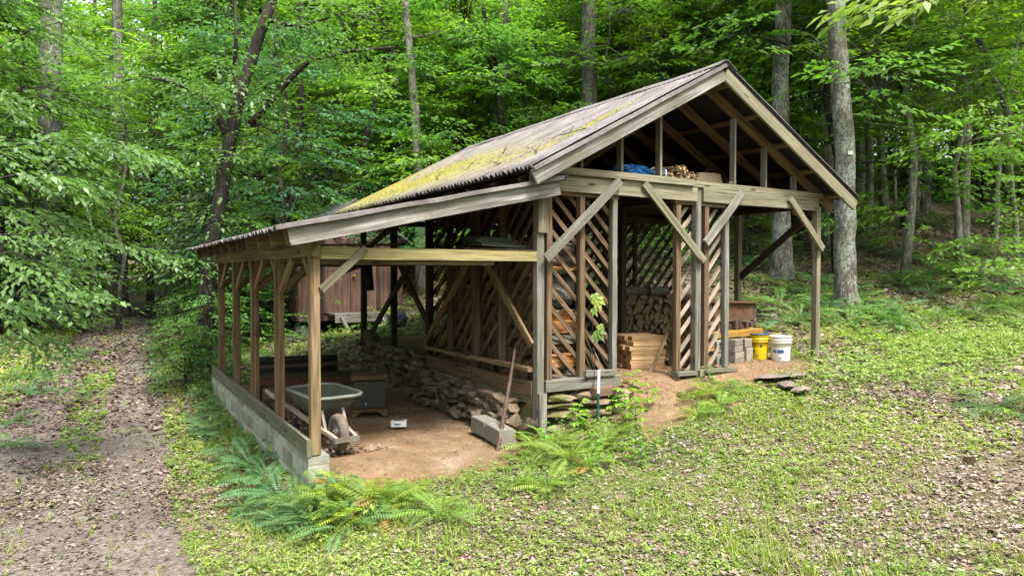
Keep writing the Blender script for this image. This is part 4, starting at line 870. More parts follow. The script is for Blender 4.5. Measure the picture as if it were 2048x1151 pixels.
# ------------------------------------------------------------------ the brown cabin behind
CB = thing('brown_cabin', 'small red brown plywood cabin with a double door on piers behind the lean-to', 'cabin', (2.4, 10.0, 0))
cz, W_, D_, ht = .74, 2.66, 3.6, 2.72
def cpart(name, fn, mt, parent=None, smooth=False): mb = MB(); fn(mb); return mb.build(name, M[mt], parent or CB, smooth)
cpart('wall', lambda mb: mb.prism([(0, 0, cz), (W_, 0, cz), (W_, 0, ht), (W_ / 2, 0, ht + .92), (0, 0, ht)], (0, 1, 0), .06, .55, uvdir=(0, 0, 1)), 'siding')
cpart('wall', lambda mb: [mb.board((.03, .2 + .001, (cz + ht) / 2 - .0), (.03, D_, (cz + ht) / 2), .06, ht - cz, tone=.45), [mb.board((-.012, .1 + .2 * k, cz), (-.012, .1 + .2 * k, ht), .03, .045, (0, 1, 0), tone=.35) for k in range(18)]], 'siding')
cpart('wall', lambda mb: mb.board((W_ - .03, .07, (cz + ht) / 2), (W_ - .03, D_, (cz + ht) / 2), .06, ht - cz, tone=.4), 'siding')
cpart('wall', lambda mb: mb.board((.07, D_ - .03, (cz + ht) / 2), (W_ - .07, D_ - .03, (cz + ht) / 2), .06, ht - cz, tone=.4), 'siding')
cpart('trim', lambda mb: [mb.board((x, -.012, cz), (x, -.012, ht + .1), .09, .022, (0, 1, 0), tone=.2) for x in (.55, 2.0)], 'wood_dark')
M['cabin_roof'] = plain('grey cabin roofing', (.10, .10, .098), .8, .25, 5, .3)
for s_ in (0, 1):
    x0 = -.16 if s_ == 0 else W_ + .16; zz = ht - .16 * .69
    cpart('roof', lambda mb: mb.prism([(x0, -.3, zz), (W_ / 2, -.3, ht + .95), (W_ / 2, D_ + .2, ht + .95), (x0, D_ + .2, zz)], (0, 0, 1), .05, .5), 'cabin_roof')
dr = cpart('door', lambda mb: mb.board((.94, -.022, .92), (.94, -.022, 2.92), .635, .03, (0, 1, 0), tone=.75), 'siding')
dr2 = cpart('door', lambda mb: mb.board((1.60, -.022, .92), (1.60, -.022, 2.92), .655, .03, (0, 1, 0), tone=.7), 'siding')
cpart('door_handle', lambda mb: (mb.tube([(1.34, -.035, 1.83), (1.34, -.06, 1.83), (1.34, -.085, 1.83), (1.34, -.11, 1.83), (1.34, -.115, 1.83)], [.015, .02, .04, .035, .008], 10)), 'yellow_wood', dr2, True)
cpart('step', lambda mb: (mb.board((.7, -.32, .90), (2.0, -.32, .90), .6, .045, tone=.8), mb.board((.7, -.60, .80), (2.0, -.60, .80), .04, .16, tone=.6), mb.board((.85, -.62, .86), (1.02, -.95, .35), .09, .04), mb.board((1.85, -.62, .86), (2.02, -.95, .35), .09, .04)), 'wood_grey')
for x in (.2, 1.35, 2.4): cpart('pier', lambda mb: [mb.box((x, .25, .13 + .2 * k), (.4, .2, .19), 0, random.random()) for k in range(3)], 'cinder')
p = ground_at(796, 655); o = blob('dark_sack', (p.x, p.y, p.z + .12), (.42, .4, .5), plain('dark blue sack', (.03, .045, .085), .4, .4, 7, .6), 15, .3, 3.); tag(o, 'dark blue plastic sack on the bank beside the brown cabin', 'sack')
# ------------------------------------------------------------------ foliage
RNG = np.random.RandomState(5)
M['leaf_mid'] = leafmat('woodland leaves', (.07, .16, .042), (.175, .31, .072), .5, .5, .38)
M['leaf_bright'] = leafmat('sunny woodland leaves', (.105, .215, .03), (.27, .43, .065), .55, .5, .32)  # brighter copy of the woodland leaves, sunlight put into the colour
M['leaf_dark'] = leafmat('dark evergreen leaves', (.018, .045, .018), (.05, .10, .038), .25, .38)
M['leaf_blue'] = leafmat('cool green beech leaves', (.05, .135, .06), (.14, .28, .12), .42, .42, .2)
M['leaf_gold'] = leafmat('pale lit leaves', (.12, .21, .06), (.30, .40, .12), .5)  # pale copy for lit leaves, the light put into the colour
M['fern_dark'] = leafmat('dark fern', (.05, .12, .04), (.15, .27, .095), .35, .5, .25, (.20, .13, .055))
M['fern_light'] = leafmat('bright fern', (.10, .19, .032), (.26, .37, .075), .42, .5, .25, (.30, .22, .08))
M['herb'] = leafmat('low herbs', (.11, .19, .035), (.31, .39, .09), .42, .55, .1, (.40, .42, .13))
M['cover'] = leafmat('bright ground cover', (.16, .25, .05), (.40, .46, .13), .4, .55, .1)
M['grass'] = leafmat('grass blades', (.10, .18, .03), (.30, .38, .08), .4, .55, .1)
def littermat(name, stops):
    m, nt, b, _ = mat(name); g = G(nt); g.l(g.ramp(g.attr('tone'), stops), b.inputs['Base Color']); b.inputs['Roughness'].default_value = .8; b.inputs['Specular IOR Level'].default_value = .25; return m
M['litter'] = littermat('dry leaves', [(0, (.06, .04, .03)), (.25, (.14, .098, .075)), (.55, (.24, .188, .155)), (.85, (.36, .305, .265)), (1, (.50, .45, .40))])
M['bark_grey'] = bark('grey bark', (.04, .034, .029), (.18, .16, .138), (.28, .31, .27), 7, (.48, .62), None)
M['bark_lichen'] = bark('lichen bark', (.05, .04, .033), (.19, .165, .14), (.31, .35, .30), 6, (.42, .56), (.07, .085, .03))
M['bark_dark'] = bark('dark bark', (.014, .012, .010), (.06, .05, .042), (.10, .105, .075), 8, (.50, .65), (.03, .042, .012))
M['bark_pale'] = bark('pale bark', (.11, .095, .08), (.40, .37, .33), (.55, .55, .50), 9, (.5, .66), None)
def sprays(O, D, Ln, K, leaf, droop=.25, wid=.5, rs=RNG):
    """flat fans of leaves: N twigs of K leaves each"""
    N = len(O); D = norm(D); t = np.tile(np.linspace(.08, 1, K), (N, 1)) + rs.uniform(-.04, .04, (N, K))
    side = np.where(np.arange(K) % 2 == 0, 1., -1.)[None, :] * np.ones((N, 1)); Z = np.array([0, 0, 1.])
    S = norm(np.cross(D, Z)); Un = np.cross(S, D)
    tw = rs.uniform(-.35, .35, (N, 1)); S2 = S * np.cos(tw) + Un * np.sin(tw)
    P = O[:, None, :] + D[:, None, :] * (t * Ln[:, None])[..., None] - Z * (droop * (t ** 2) * Ln[:, None])[..., None]
    fan = (.30 * Ln[:, None] * np.sin(np.pi * np.clip(t, 0, 1) * .9 + .25))[..., None] * side[..., None] * S2[:, None, :] * rs.uniform(.15, 1, (N, K, 1))
    P = P + fan
    dr = norm(D[:, None, :] * .75 + S2[:, None, :] * side[..., None] * rs.uniform(.4, 1., (N, K, 1)) - Z * rs.uniform(.1, .65, (N, K, 1)) + rs.normal(0, .15, (N, K, 3)))
    nr = norm(Z + rs.normal(0, .33, (N, K, 3)))
    L = leaf * rs.uniform(.65, 1.2, (N, K)); tone = np.clip(rs.uniform(0, 1, (N, 1)) * .45 + rs.uniform(0, 1, (N, K)) * .55, 0, 1)
    return leaves(P.reshape(-1, 3), dr.reshape(-1, 3), nr.reshape(-1, 3), L.ravel(), (L * wid).ravel()), tone.ravel()
def limb_tree(h, crown0, rad, nl, nspray, K, leaf, seed, r0, wob=.25, lean=0.0, flat=.18):
    """trunk + limbs mesh builder and leaf arrays; crown from crown0*h to h"""
    rs = np.random.RandomState(seed); mb = MB(); n = 9
    pts = [Vector((lean * h * (i / (n - 1)) ** 1.5 + rs.uniform(-wob, wob) * (i > 0) * .5, rs.uniform(-wob, wob) * (i > 0) * .5, h * i / (n - 1) * .96 - (.3 if i == 0 else 0))) for i in range(n)]
    random.seed(seed); mb.tube(pts, [r0 * (1.25 if i == 0 else 1) * (1 - .85 * i / (n - 1)) + .008 for i in range(n)], 8, .5, wob=.05)
    O = []; D = []
    for k in range(nl):
        f = crown0 + (1 - crown0) * (k + rs.uniform(0, .8)) / nl; f = min(f, .97); q = f * (n - 1) ; i = int(q); b0 = pts[i].lerp(pts[min(i + 1, n - 1)], q - i)
        az = k * 2.4 + rs.uniform(-.5, .5); rr_ = rad * (1 - .65 * max(0, (f - crown0) / (1 - crown0)) ** 1.5) * rs.uniform(.7, 1.1)
        d = Vector((math.cos(az), math.sin(az), 0)); lp = [b0]
        up0 = rs.uniform(.15, .6)
        for j in range(1, 5):
            t = j / 4; lp.append(b0 + d * rr_ * t + Vector((rs.uniform(-.12, .12) * rr_ * .4, rs.uniform(-.12, .12) * rr_ * .4, rr_ * (up0 * t - .38 * t * t))))
        rl = r0 * (.42 * (1 - f) + .10)
        mb.tube(lp, [rl, rl * .75, rl * .5, rl * .3, .004], 5, .5)
        ns = nspray // nl
        for s_ in range(ns):
            t = rs.uniform(.18, 1.0); q = t * 4; i = min(int(q), 3); p = lp[i].lerp(lp[i + 1], q - i)
            a2 = az + rs.choice([-1, 1]) * rs.uniform(.2, 1.5); sp = rs.uniform(0, .42) * rr_ * .5
            O.append((p.x + math.cos(a2) * sp, p.y + math.sin(a2) * sp, p.z + rs.uniform(-flat, flat) * rr_ * .8)); e_ = Vector(O[-1]) + Vector((math.cos(a2), math.sin(a2), -.1)) * leaf * 4; mb.tube([p, Vector(O[-1]), e_], [.012, .008, .003], 3, .5, caps=False); D.append((math.cos(a2), math.sin(a2), rs.uniform(-.2, .35)))
    O = np.array(O); D = np.array(D)
    V, tn = sprays(O, D, rs.uniform(.5, 1.05, len(O)) * leaf * 7.5, K, leaf, rs=rs)
    return mb, V, tn
def tree_proto(name, label, cat, group, mb, V, tn, barkm, leafm):
    t = thing(name, label, cat, (0, 0, 0), 0, group)
    mb.build('trunk', M[barkm], t, True); link('crown', quads_mesh('crown', V, tn, M[leafm]), t); return t
PRO = {}
def proto(key, *a, **k): PRO[key] = (a, k)
TRUNKS = {}; CROWNS = {}
def make_pair(key, args, barkm, leafm):
    mb, V, tn = limb_tree(*args); TRUNKS[key] = mb.mesh('trunk', M[barkm], True); CROWNS[key] = quads_mesh('crown', V, tn, M[leafm])
make_pair('u0', (9., .16, 3.3, 17, 460, 22, .145, 31, .075, .3, .05), 'bark_dark', 'leaf_mid')
make_pair('u1', (10., .22, 3.6, 18, 460, 22, .15, 32, .085, .35, -.04), 'bark_dark', 'leaf_mid')
make_pair('u2', (8.5, .14, 3.4, 16, 440, 22, .14, 33, .07, .3, .08), 'bark_grey', 'leaf_bright')
make_pair('u3', (10., .30, 3.5, 16, 420, 22, .15, 34, .08, .3, .0), 'bark_pale', 'leaf_bright')
make_pair('u4', (9., .12, 3.3, 17, 460, 22, .14, 35, .08, .3, .03), 'bark_dark', 'leaf_blue')
make_pair('s0', (3.2, .08, 1.7, 12, 200, 20, .10, 36, .035, .15, .05, .3), 'bark_dark', 'leaf_dark')
make_pair('s1', (2.6, .08, 1.5, 11, 170, 20, .10, 37, .03, .15, .05, .3), 'bark_dark', 'leaf_mid')
make_pair('t0', (21., .48, 5.2, 16, 230, 20, .30, 38, .24, .3, .01, .3), 'bark_grey', 'leaf_mid')
make_pair('t1', (20., .52, 5.0, 16, 230, 20, .30, 39, .22, .3, -.01, .3), 'bark_grey', 'leaf_bright')
PROT = {}
def plant(key, pos, sc, rz, name, label, cat, group):
    k = (key, name)
    if k not in PROT:
        t = thing(name, label, cat, pos, rz, group); t.scale = (sc,) * 3; link('trunk', TRUNKS[key], t); link('crown', CROWNS[key], t); PROT[k] = t; return t
    return dup(PROT[k], pos, rz, sc, label, group)
def bad_spot(x, y, m=0.):
    if -1.6 - m < x < 9.5 + m and -1.5 < y < 8.3 + m: return True
    if .9 - m < x < 6.2 + m and 8.0 < y < 14.8 + m: return True
    if abs(float(drive_off(x, y))) < 2.3 + m and y < 38: return True
    return False
WH = [('left of the driveway', 0, 330), ('beyond the lean-to', 330, 760), ('behind the ridge of the woodshed', 760, 1450), ('on the bank right of the woodshed', 1450, 9999)]
def where(px): return next((w for w, a, b_ in WH if a <= px < b_), 'left of the driveway')
DN = lambda d: 'near' if d < 19 else ('middle distance' if d < 28 else 'far')
random.seed(21)
for row, (d, stp) in enumerate(((14.5, 170), (18.5, 140), (23, 120), (29, 105), (36, 95))):
    px = -160 + 40 * row
    while px < 2230:
        dd = d * random.uniform(.93, 1.1); p = at(px, 560, dd); px0 = px; px += stp * random.uniform(.75, 1.25)
        if bad_spot(p.x, p.y): continue
        right = px0 > 1420
        if right and row < 3 and random.random() < (1, .85, .6)[row]: continue
        if 640 < px0 < 1430 and row < 2: continue
        if px0 < 330 and row == 0: continue
        if row == 0 and px0 < 330: key = random.choice(('u4', 'u0', 'u4'))
        elif right: key = random.choice(('u1', 'u3', 'u1', 'u3', 'u2'))
        elif px0 > 760: key = random.choice(('u2', 'u3', 'u1', 'u2'))
        else: key = random.choice(('u0', 'u4', 'u1', 'u2'))
        sc = random.uniform(.85, 1.15) * (1 + .20 * row) * (.92 if row == 0 else 1); fol = {'u0': 'mid green', 'u1': 'mid green', 'u2': 'bright green', 'u3': 'bright green', 'u4': 'bluish green'}[key]
        plant(key, (p.x, p.y, hz(p.x, p.y)), sc, random.uniform(0, 6.28), 'understory_tree', '%s understory tree, %s, %s' % (fol, DN(dd), where(px0)), 'tree', 'understory trees of the wood')
for (px, dd, key, sc) in ((890, 22, 'u2', 1.1), (1090, 23, 'u2', 1.15), (1300, 22.5, 'u3', 1.15), (1420, 22, 'u2', 1.1), (1240, 20.5, 'u2', 1.0), (1375, 20, 'u2', .95), (1480, 21, 'u2', 1.05), (700, 22.5, 'u2', 1.1), (560, 16.5, 'u4', .9), (235, 22, 'u2', 1.1)):
    p = at(px, 560, dd); plant(key, (p.x, p.y, hz(p.x, p.y) + .2), sc, random.uniform(0, 6.28), 'understory_tree', 'bright understory tree close behind the %s' % ('woodshed' if px > 500 else 'driveway bend'), 'tree', 'understory trees of the wood')
# second, taller layer whose trunks show and whose crowns shade the wood
random.seed(22)
for row, (d, stp) in enumerate(((30, 560), (40, 380))):
    px = -260 + 70 * row
    while px < 2300:
        dd = d * random.uniform(.93, 1.08); p = at(px, 560, dd); px0 = px; px += stp * random.uniform(.7, 1.3)
        if bad_spot(p.x, p.y, .3): continue
        plant(random.choice(('t0', 't1')), (p.x, p.y, hz(p.x, p.y)), random.uniform(.8, 1.1), random.uniform(0, 6.28), 'canopy_tree', 'tall straight canopy tree, %s, %s' % (DN(dd), where(px0)), 'tree', 'tall canopy trees of the wood')
# shrubs along the edge of the wood
random.seed(23)
for (px, py, d0, key, sc, lab) in (
    (110, 560, 25, 's0', 1.7, 'dark evergreen shrub at the left of the driveway bend'), (165, 545, 29, 's0', 1.8, 'dark evergreen shrub beside the pale stems at the driveway bend'), (60, 540, 22, 's0', 1.6, 'dark evergreen shrub behind the lowest beech sprays'), (-40, 540, 19, 's0', 1.6, 'dark evergreen shrub cut by the left edge'), (225, 540, 38, 's0', 1.9, 'dark shrub closing the far end of the driveway'), (20, 540, 18, 's0', 1.2, 'dark evergreen shrub on the left verge of the driveway'), (350, 540, 19, 's0', 1.2, 'tall dark shrub just right of the far driveway'), (400, 540, 18, 's0', 1.25, 'dark evergreen shrub behind the leaning dark tree'),
    (330, 575, 20, 's0', 1.0, 'dark shrub right of the far driveway'), (375, 585, 15.5, 's0', .85, 'dark shrub by the leaning dark tree'), 
    (425, 640, 13.2, 's1', .55, 'leafy green shrub at the back corner of the lean-to'), (360, 690, 12.5, 's1', .45, 'low leafy shrub between driveway and lean-to'), (470, 600, 15, 's1', .8, 'leafy shrub behind the lean-to posts'), (520, 560, 17, 's1', 1., 'leafy shrub left of the brown cabin'),
    (850, 560, 21, 's0', 1.1, 'dark shrub right of the brown cabin'), (930, 540, 23, 's1', 1.2, 'leafy shrub on the bank behind the side lattice'), (1280, 520, 17, 's1', .8, 'leafy shrub seen through the back lattice'), (1330, 500, 19, 's1', .9, 'leafy shrub seen through the back lattice on its right'),
    (1500, 470, 19, 's1', .6, 'low shrub behind the back right post'), (1780, 300, 33, 's0', 1.1, 'dark shrub at the top of the bank'), (1950, 330, 31, 's0', 1.2, 'dark thicket shrub high on the bank at the right'), (1880, 320, 34, 's0', 1.3, 'dark thicket shrub in the middle of the bank top'), (2040, 350, 29, 's1', 1., 'leafy shrub at the right edge of the bank'), (1640, 370, 30, 's1', 1.2, 'leafy shrub behind the lichen trunk')):
    p = at(px, py, d0)
    lim = 1.0 + 1.55 * sc * (1 if key == 's0' else .6); of_ = float(drive_off(p.x, p.y))
    if abs(of_) < lim and p.y > 6: p.x += (-lim if px < 225 else lim) - of_
    plant(key, (p.x, p.y, hz(p.x, p.y)), sc * 1.1, random.uniform(0, 6.28), 'shrub', lab, 'shrub', 'shrubs at the edge of the wood')
# ------------------------------------------------------------------ the trunks one can pick out
def px_pts(pts, d): return [at(x, y, d) for x, y, w in pts], [w / 2 * d / FPX for x, y, w in pts]
def hero(label, pts, d, barkm, limbs=(), crown=None, seed=1, name='tree', sprs=0, leafm='leaf_mid'):
    P, Rr = px_pts(pts, d); b0 = P[0].copy(); b0.z = hz(b0.x, b0.y)
    if P[0].z > b0.z + .1: P = [Vector((P[0].x, P[0].y, b0.z))] + P; Rr = [Rr[0] * 1.15] + Rr
    Rr[0] *= 1.25; P[0].z = b0.z - .25; crown = crown if crown and (crown[0] == 'u' or pts[0][0] > 1680) else None; t = thing(name, label, 'tree', b0); random.seed(seed)
    mb = MB(); Q = []; q = []
    for i in range(len(P) - 1):
        for s_ in range(3): Q.append(P[i].lerp(P[i + 1], s_ / 3) - b0 + Vector((random.uniform(-.02, .02), random.uniform(-.02, .02), 0))); q.append(Rr[i] + (Rr[i + 1] - Rr[i]) * s_ / 3)
    Q.append(P[-1] - b0); q.append(Rr[-1])
    mb.tube(Q, q, 14, .5, wob=.035); mb.build('trunk', M[barkm], t, True)
    O = []; D = []
    for lp in limbs:
        L, lr = px_pts(lp, d); dz = random.uniform(-.4, .4)
        L = [p + FW * (dz * i / len(L)) - b0 for i, p in enumerate(L)]
        mb = MB(); mb.tube(L, lr, 7, .5, wob=.03); mb.build('limb', M[barkm], t, True)
        for i in range(len(L) - 1):
            for s_ in range(8): p = L[i].lerp(L[i + 1], random.random()) - FW * random.uniform(-.2, .6); O.append(tuple(p)); D.append((random.uniform(-1, 1), random.uniform(-1, 1), random.uniform(-.2, .3)))
    if O:
        V, tn = sprays(np.array(O), np.array(D), np.full(len(O), 1.0), 22, .125); link('leaf_sprays', quads_mesh('leaf_sprays', V, tn, M[leafm]), t)
    if crown: link('crown', CROWNS[crown], t, (P[-1].x - b0.x, P[-1].y - b0.y, max(-2., P[-1].z - b0.z - 12)), (0, 0, seed), 1.)
    return t
hero('dark mossy tree leaning right behind the low end of the lean-to roof', [(402, 700, 40), (408, 620, 33), (425, 480, 31), (450, 340, 27), (462, 270, 26), (478, 195, 24), (505, 110, 22), (545, 0, 19), (575, -130, 16), (610, -300, 10)], 13.6, 'bark_dark',
     [[(458, 285, 13), (430, 215, 12), (400, 190, 10), (350, 168, 8), (300, 160, 5), (255, 172, 3)], [(500, 250, 15), (530, 215, 13), (580, 155, 12), (620, 118, 10), (700, 100, 8), (790, 92, 4)], [(535, 40, 10), (600, 55, 7), (660, 35, 5), (705, 20, 3)], [(470, 130, 9), (468, 60, 7), (462, -30, 5)], [(430, 470, 3), (445, 430, 3), (470, 400, 2)], [(420, 560, 3), (400, 520, 3), (385, 500, 2)], [(447, 350, 3), (425, 320, 3), (405, 310, 2)], [(462, 300, 3), (490, 320, 3), (515, 330, 2)], [(475, 215, 4), (470, 170, 3), (475, 120, 2)]], None, 3, leafm='leaf_blue')
hero('slender pale barked tree above the moss covered roof', [(842, 420, 20), (836, 330, 18), (830, 220, 17), (821, 120, 16), (812, 30, 14), (806, -60, 12), (800, -260, 9)], 19, 'bark_pale', [[(823, 75, 6), (850, 72, 5), (885, 60, 3)]], 't1', 4)
hero('straight grey tree behind the ridge, a dark forked stem in front of it', [(996, 520, 36), (997, 300, 31), (1003, 150, 29), (1008, 0, 27), (1010, -220, 22)], 21, 'bark_grey', [], 't0', 5)
hero('dark forked stem in front of the straight grey tree', [(1012, 420, 17), (1004, 260, 15), (996, 185, 14), (990, 140, 12), (982, 90, 9), (966, 10, 7), (950, -90, 4)], 19.4, 'bark_dark', [[(994, 150, 8), (975, 115, 7), (962, 100, 5), (930, 70, 3)]], 'u1', 6)
hero('thick grey barked tree above the middle of the roof', [(1180, 520, 40), (1179, 300, 34), (1178, 150, 32), (1177, 40, 30), (1176, -240, 25)], 20, 'bark_grey', [], 't1', 7)
hero('thinner dim trunk right of the thick grey barked tree', [(1213, 480, 17), (1213, 300, 15), (1213, 100, 14), (1212, -120, 11)], 26, 'bark_grey', [], None, 8)
hero('slanting mossy trunk left of the thick grey tree', [(1066, 430, 12), (1062, 290, 12), (1056, 220, 11), (1040, 165, 10), (1022, 120, 8), (1008, 60, 5)], 20.5, 'bark_dark', [], 'u1', 9)
p = ground_at(1563, 556); hero('big straight trunk rising behind the right roof slope', [(1563, 558, 46), (1563, 500, 39), (1561, 380, 36), (1560, 240, 34), (1563, 110, 31), (1567, 0, 30), (1570, -260, 24)], (p - CAM).dot(FW), 'bark_lichen', [], 't0', 10)
p = ground_at(1693, 618); dT = (p - CAM).dot(FW); BIG = hero('biggest trunk, spotted with pale lichen, right of the shed gable', [(1694, 620, 56), (1692, 585, 44), (1690, 480, 40), (1690, 380, 38), (1688, 270, 37), (1682, 180, 35), (1675, 80, 34), (1671, 0, 33), (1666, -260, 28)], dT, 'bark_lichen', [], 't1', 11)
q = at(1690, 310, dT) - FW * (21 * dT / FPX + .012) - BIG.location; mb = MB(); mb.board(q - RT * .055, q + RT * .055, .01, .075, tone=.8, seg=4, jit=.006); mb.build('paint_blaze', plain('pale paint blaze', (.50, .53, .47), .8, .15, 30, .3), BIG)
for lab, pts, d, bk, cr in (
    ('pale trunk close behind the biggest trunk', [(1664, 480, 32), (1658, 330, 25), (1653, 130, 23), (1650, 0, 22), (1648, -200, 18)], 20, 'bark_pale', 't0'),
    ('mossy dim trunk right of the biggest trunk', [(1722, 470, 26), (1716, 300, 22), (1713, 100, 19), (1712, -120, 16)], 25, 'bark_lichen', None),
    ('thin whitish trunk on the bank right of the biggest trunk', [(1770, 415, 17), (1764, 330, 14), (1757, 240, 12), (1751, 150, 9), (1750, 60, 7), (1752, -80, 4)], 26, 'bark_pale', None),
    ('smooth grey trunk in the middle of the right bank', [(1848, 408, 26), (1851, 300, 21), (1856, 180, 19), (1860, 60, 17), (1862, -200, 13)], 27, 'bark_grey', 't0'),
    ('pale blotched trunk left of the leaning stem at the right', [(1928, 478, 21), (1931, 350, 18), (1935, 200, 16), (1938, 60, 15), (1941, -200, 12)], 22, 'bark_pale', 't1'),
    ('thin grey trunk right of the pale blotched trunk', [(1990, 470, 12), (1997, 330, 10), (1999, 200, 9), (2006, 40, 8), (2010, -150, 6)], 23, 'bark_pale', None),
    ('dark crooked stem with forks on the right bank', [(1806, 445, 10), (1815, 370, 9), (1826, 300, 9), (1818, 240, 8), (1800, 170, 8), (1795, 120, 7), (1780, 60, 5), (1765, -40, 3)], 24, 'bark_dark', None),
    ('dark thin stem with a fork left of the biggest trunk', [(1640, 420, 8), (1628, 300, 7), (1620, 200, 6), (1612, 90, 5), (1608, -80, 3)], 25, 'bark_dark', None),
    ('dark thin straight stem left of the biggest trunk', [(1634, 420, 7), (1622, 250, 7), (1617, 130, 6), (1614, -60, 4)], 25.5, 'bark_dark', None),
    ('broad dim trunk at the top left among the leaves', [(92, 640, 46), (98, 350, 42), (102, 120, 40), (104, -200, 32)], 21, 'bark_grey', 't0'),
    ('dim trunk left of the far driveway', [(243, 595, 27), (240, 400, 23), (236, 150, 20), (232, -120, 16)], 27, 'bark_grey', None),
    ('slender dark stem above the far driveway', [(300, 600, 15), (300, 420, 13), (303, 280, 12), (308, 120, 10), (312, -80, 7)], 26, 'bark_dark', None),
    ('dim mossy stem right of the leaning dark tree', [(596, 520, 15), (598, 380, 13), (600, 240, 12), (604, 60, 10), (606, -150, 7)], 20, 'bark_dark', None),
    ('crooked dark trunk above the middle of the moss covered roof', [(712, 470, 22), (716, 390, 19), (722, 320, 16), (740, 240, 12), (762, 170, 9), (790, 100, 5)], 19, 'bark_dark', 'u0'),
    ('dim upright trunk left of the slender pale barked tree', [(762, 480, 18), (768, 380, 16), (775, 260, 14), (778, 100, 12), (780, -150, 9)], 24, 'bark_grey', None),
    ('pale stem at the left of the far driveway bend', [(188, 640, 16), (186, 600, 14), (188, 540, 12), (186, 420, 9)], 26, 'bark_pale', None),
    ('dark stem above the roof between the grey trunks', [(945, 480, 14), (935, 330, 12), (925, 200, 11), (930, 60, 9), (935, -150, 6)], 22, 'bark_dark', None)):
    hero(lab, pts, d, bk, [], cr, int(abs(pts[0][0])) % 97)
hero('dark leaning stem arching left at the top right corner', [(2110, 520, 13), (2060, 330, 12), (2010, 215, 12), (1985, 150, 11), (1962, 90, 10), (1935, 30, 8), (1905, -40, 6), (1880, -120, 3)], 17, 'bark_grey', [[(2005, 205, 6), (2030, 120, 5), (2048, 40, 3)], [(1962, 90, 6), (1968, 180, 4), (1985, 240, 2)]], 'u1', 14, leafm='leaf_mid')
random.seed(61)
for k in range(16):
    px = (430, 520, 655, 880, 905, 1095, 1135, 1270, 1330, 1395, 1490, 1610, 1790, 1895, 1970, 2030)[k]; d = random.uniform(21, 30); w = random.uniform(6, 11); ln = random.uniform(-45, 45)
    hero('slim %s stem %s, %s' % ('pale' if k % 3 == 0 else 'dark', DN(d), where(px)), [(px, 470 if px < 1450 else 430, w), (px + ln * .3 + random.uniform(-6, 6), 320, w * .85), (px + ln * .6 + random.uniform(-8, 8), 160, w * .7), (px + ln, 0, w * .55), (px + ln * 1.3, -140, w * .3)], d, 'bark_pale' if k % 3 == 0 else 'bark_dark', [[(px + ln * .6, 160, w * .4), (px + ln * .6 + 30 * (1 if k % 2 else -1), 110, w * .3), (px + ln * .6 + 50 * (1 if k % 2 else -1), 40, w * .15)]], None, k, leafm='leaf_mid')['group'] = 'slim stems of the wood'
# beech whose layered sprays hang in from the left
d0 = 7.6; P = at(-300, 900, d0); P.z = hz(P.x, P.y)
BT = thing('beech_tree', 'beech whose layered sprays of pale green leaves hang in from the left edge', 'tree', P)
mb = MB(); mb.tube([P - P + Vector((0, 0, -.3))] + [at(-300 + 6 * k, 800 - 170 * k, d0) - P for k in range(7)], [.16, .14, .125, .11, .095, .08, .06, .03], 12, .5, wob=.03); mb.build('trunk', M['bark_grey'], BT, True)
O = []; D = []; rs = np.random.RandomState(9)
for (d, pl, ns, sp) in (
    (7.2, [(-280, 330), (-100, 305), (20, 292), (120, 278), (210, 280), (300, 302)], 44, 9), (6.9, [(-280, 420), (-60, 370), (40, 348), (110, 346), (170, 362)], 40, 16), (7.3, [(-280, 470), (-60, 430), (50, 418), (110, 428), (168, 462)], 34, 14),
    (6.8, [(-280, 560), (-60, 510), (30, 505), (90, 530), (145, 585)], 34, 16), (7.1, [(-280, 640), (-60, 600), (20, 590), (70, 600), (110, 612)], 24, 14), (7.5, [(-280, 690), (-80, 660), (10, 650), (70, 690)], 18, 14), (8.6, [(-280, 520), (-20, 470), (100, 466), (200, 480), (290, 500)], 26, 8), (8.6, [(-280, 200), (-40, 120), (60, 60), (140, 40)], 26, 40), (8.4, [(-280, 260), (-60, 210), (40, 180), (110, 170)], 20, 40)):
    L = [at(x, y, d) - P for x, y in pl]; L[0] = at(-296, pl[0][1] + 60, d0) - P; mb = MB(); mb.tube(L, [.014 * (1 - i / len(L)) + .003 for i in range(len(L))], 6, .5); mb.build('branch', M['bark_dark'], BT, True)
    for k in range(ns):
        q = rs.uniform(.25, 1) ** .8 * (len(L) - 1.001); i = int(q); p = L[i].lerp(L[i + 1], q - i); dv = (L[i + 1] - L[i]).normalized(); dep = rs.uniform(-.55, .55)
        o_ = p + FW * dep - Vector((0, 0, rs.uniform(-.3, .6) * sp * d / FPX + .10 * dep * dep)); O.append(tuple(o_)); D.append((dv.x * .8 + rs.normal(0, .4) , dv.y * .8 + rs.normal(0, .4), -rs.uniform(.0, .35)))
V, tn = sprays(np.array(O), np.array(D), rs.uniform(.28, .5, len(O)), 17, .085, .32, .5, rs); link('leaf_sprays', quads_mesh('leaf_sprays', V, tn, M['leaf_blue']), BT)
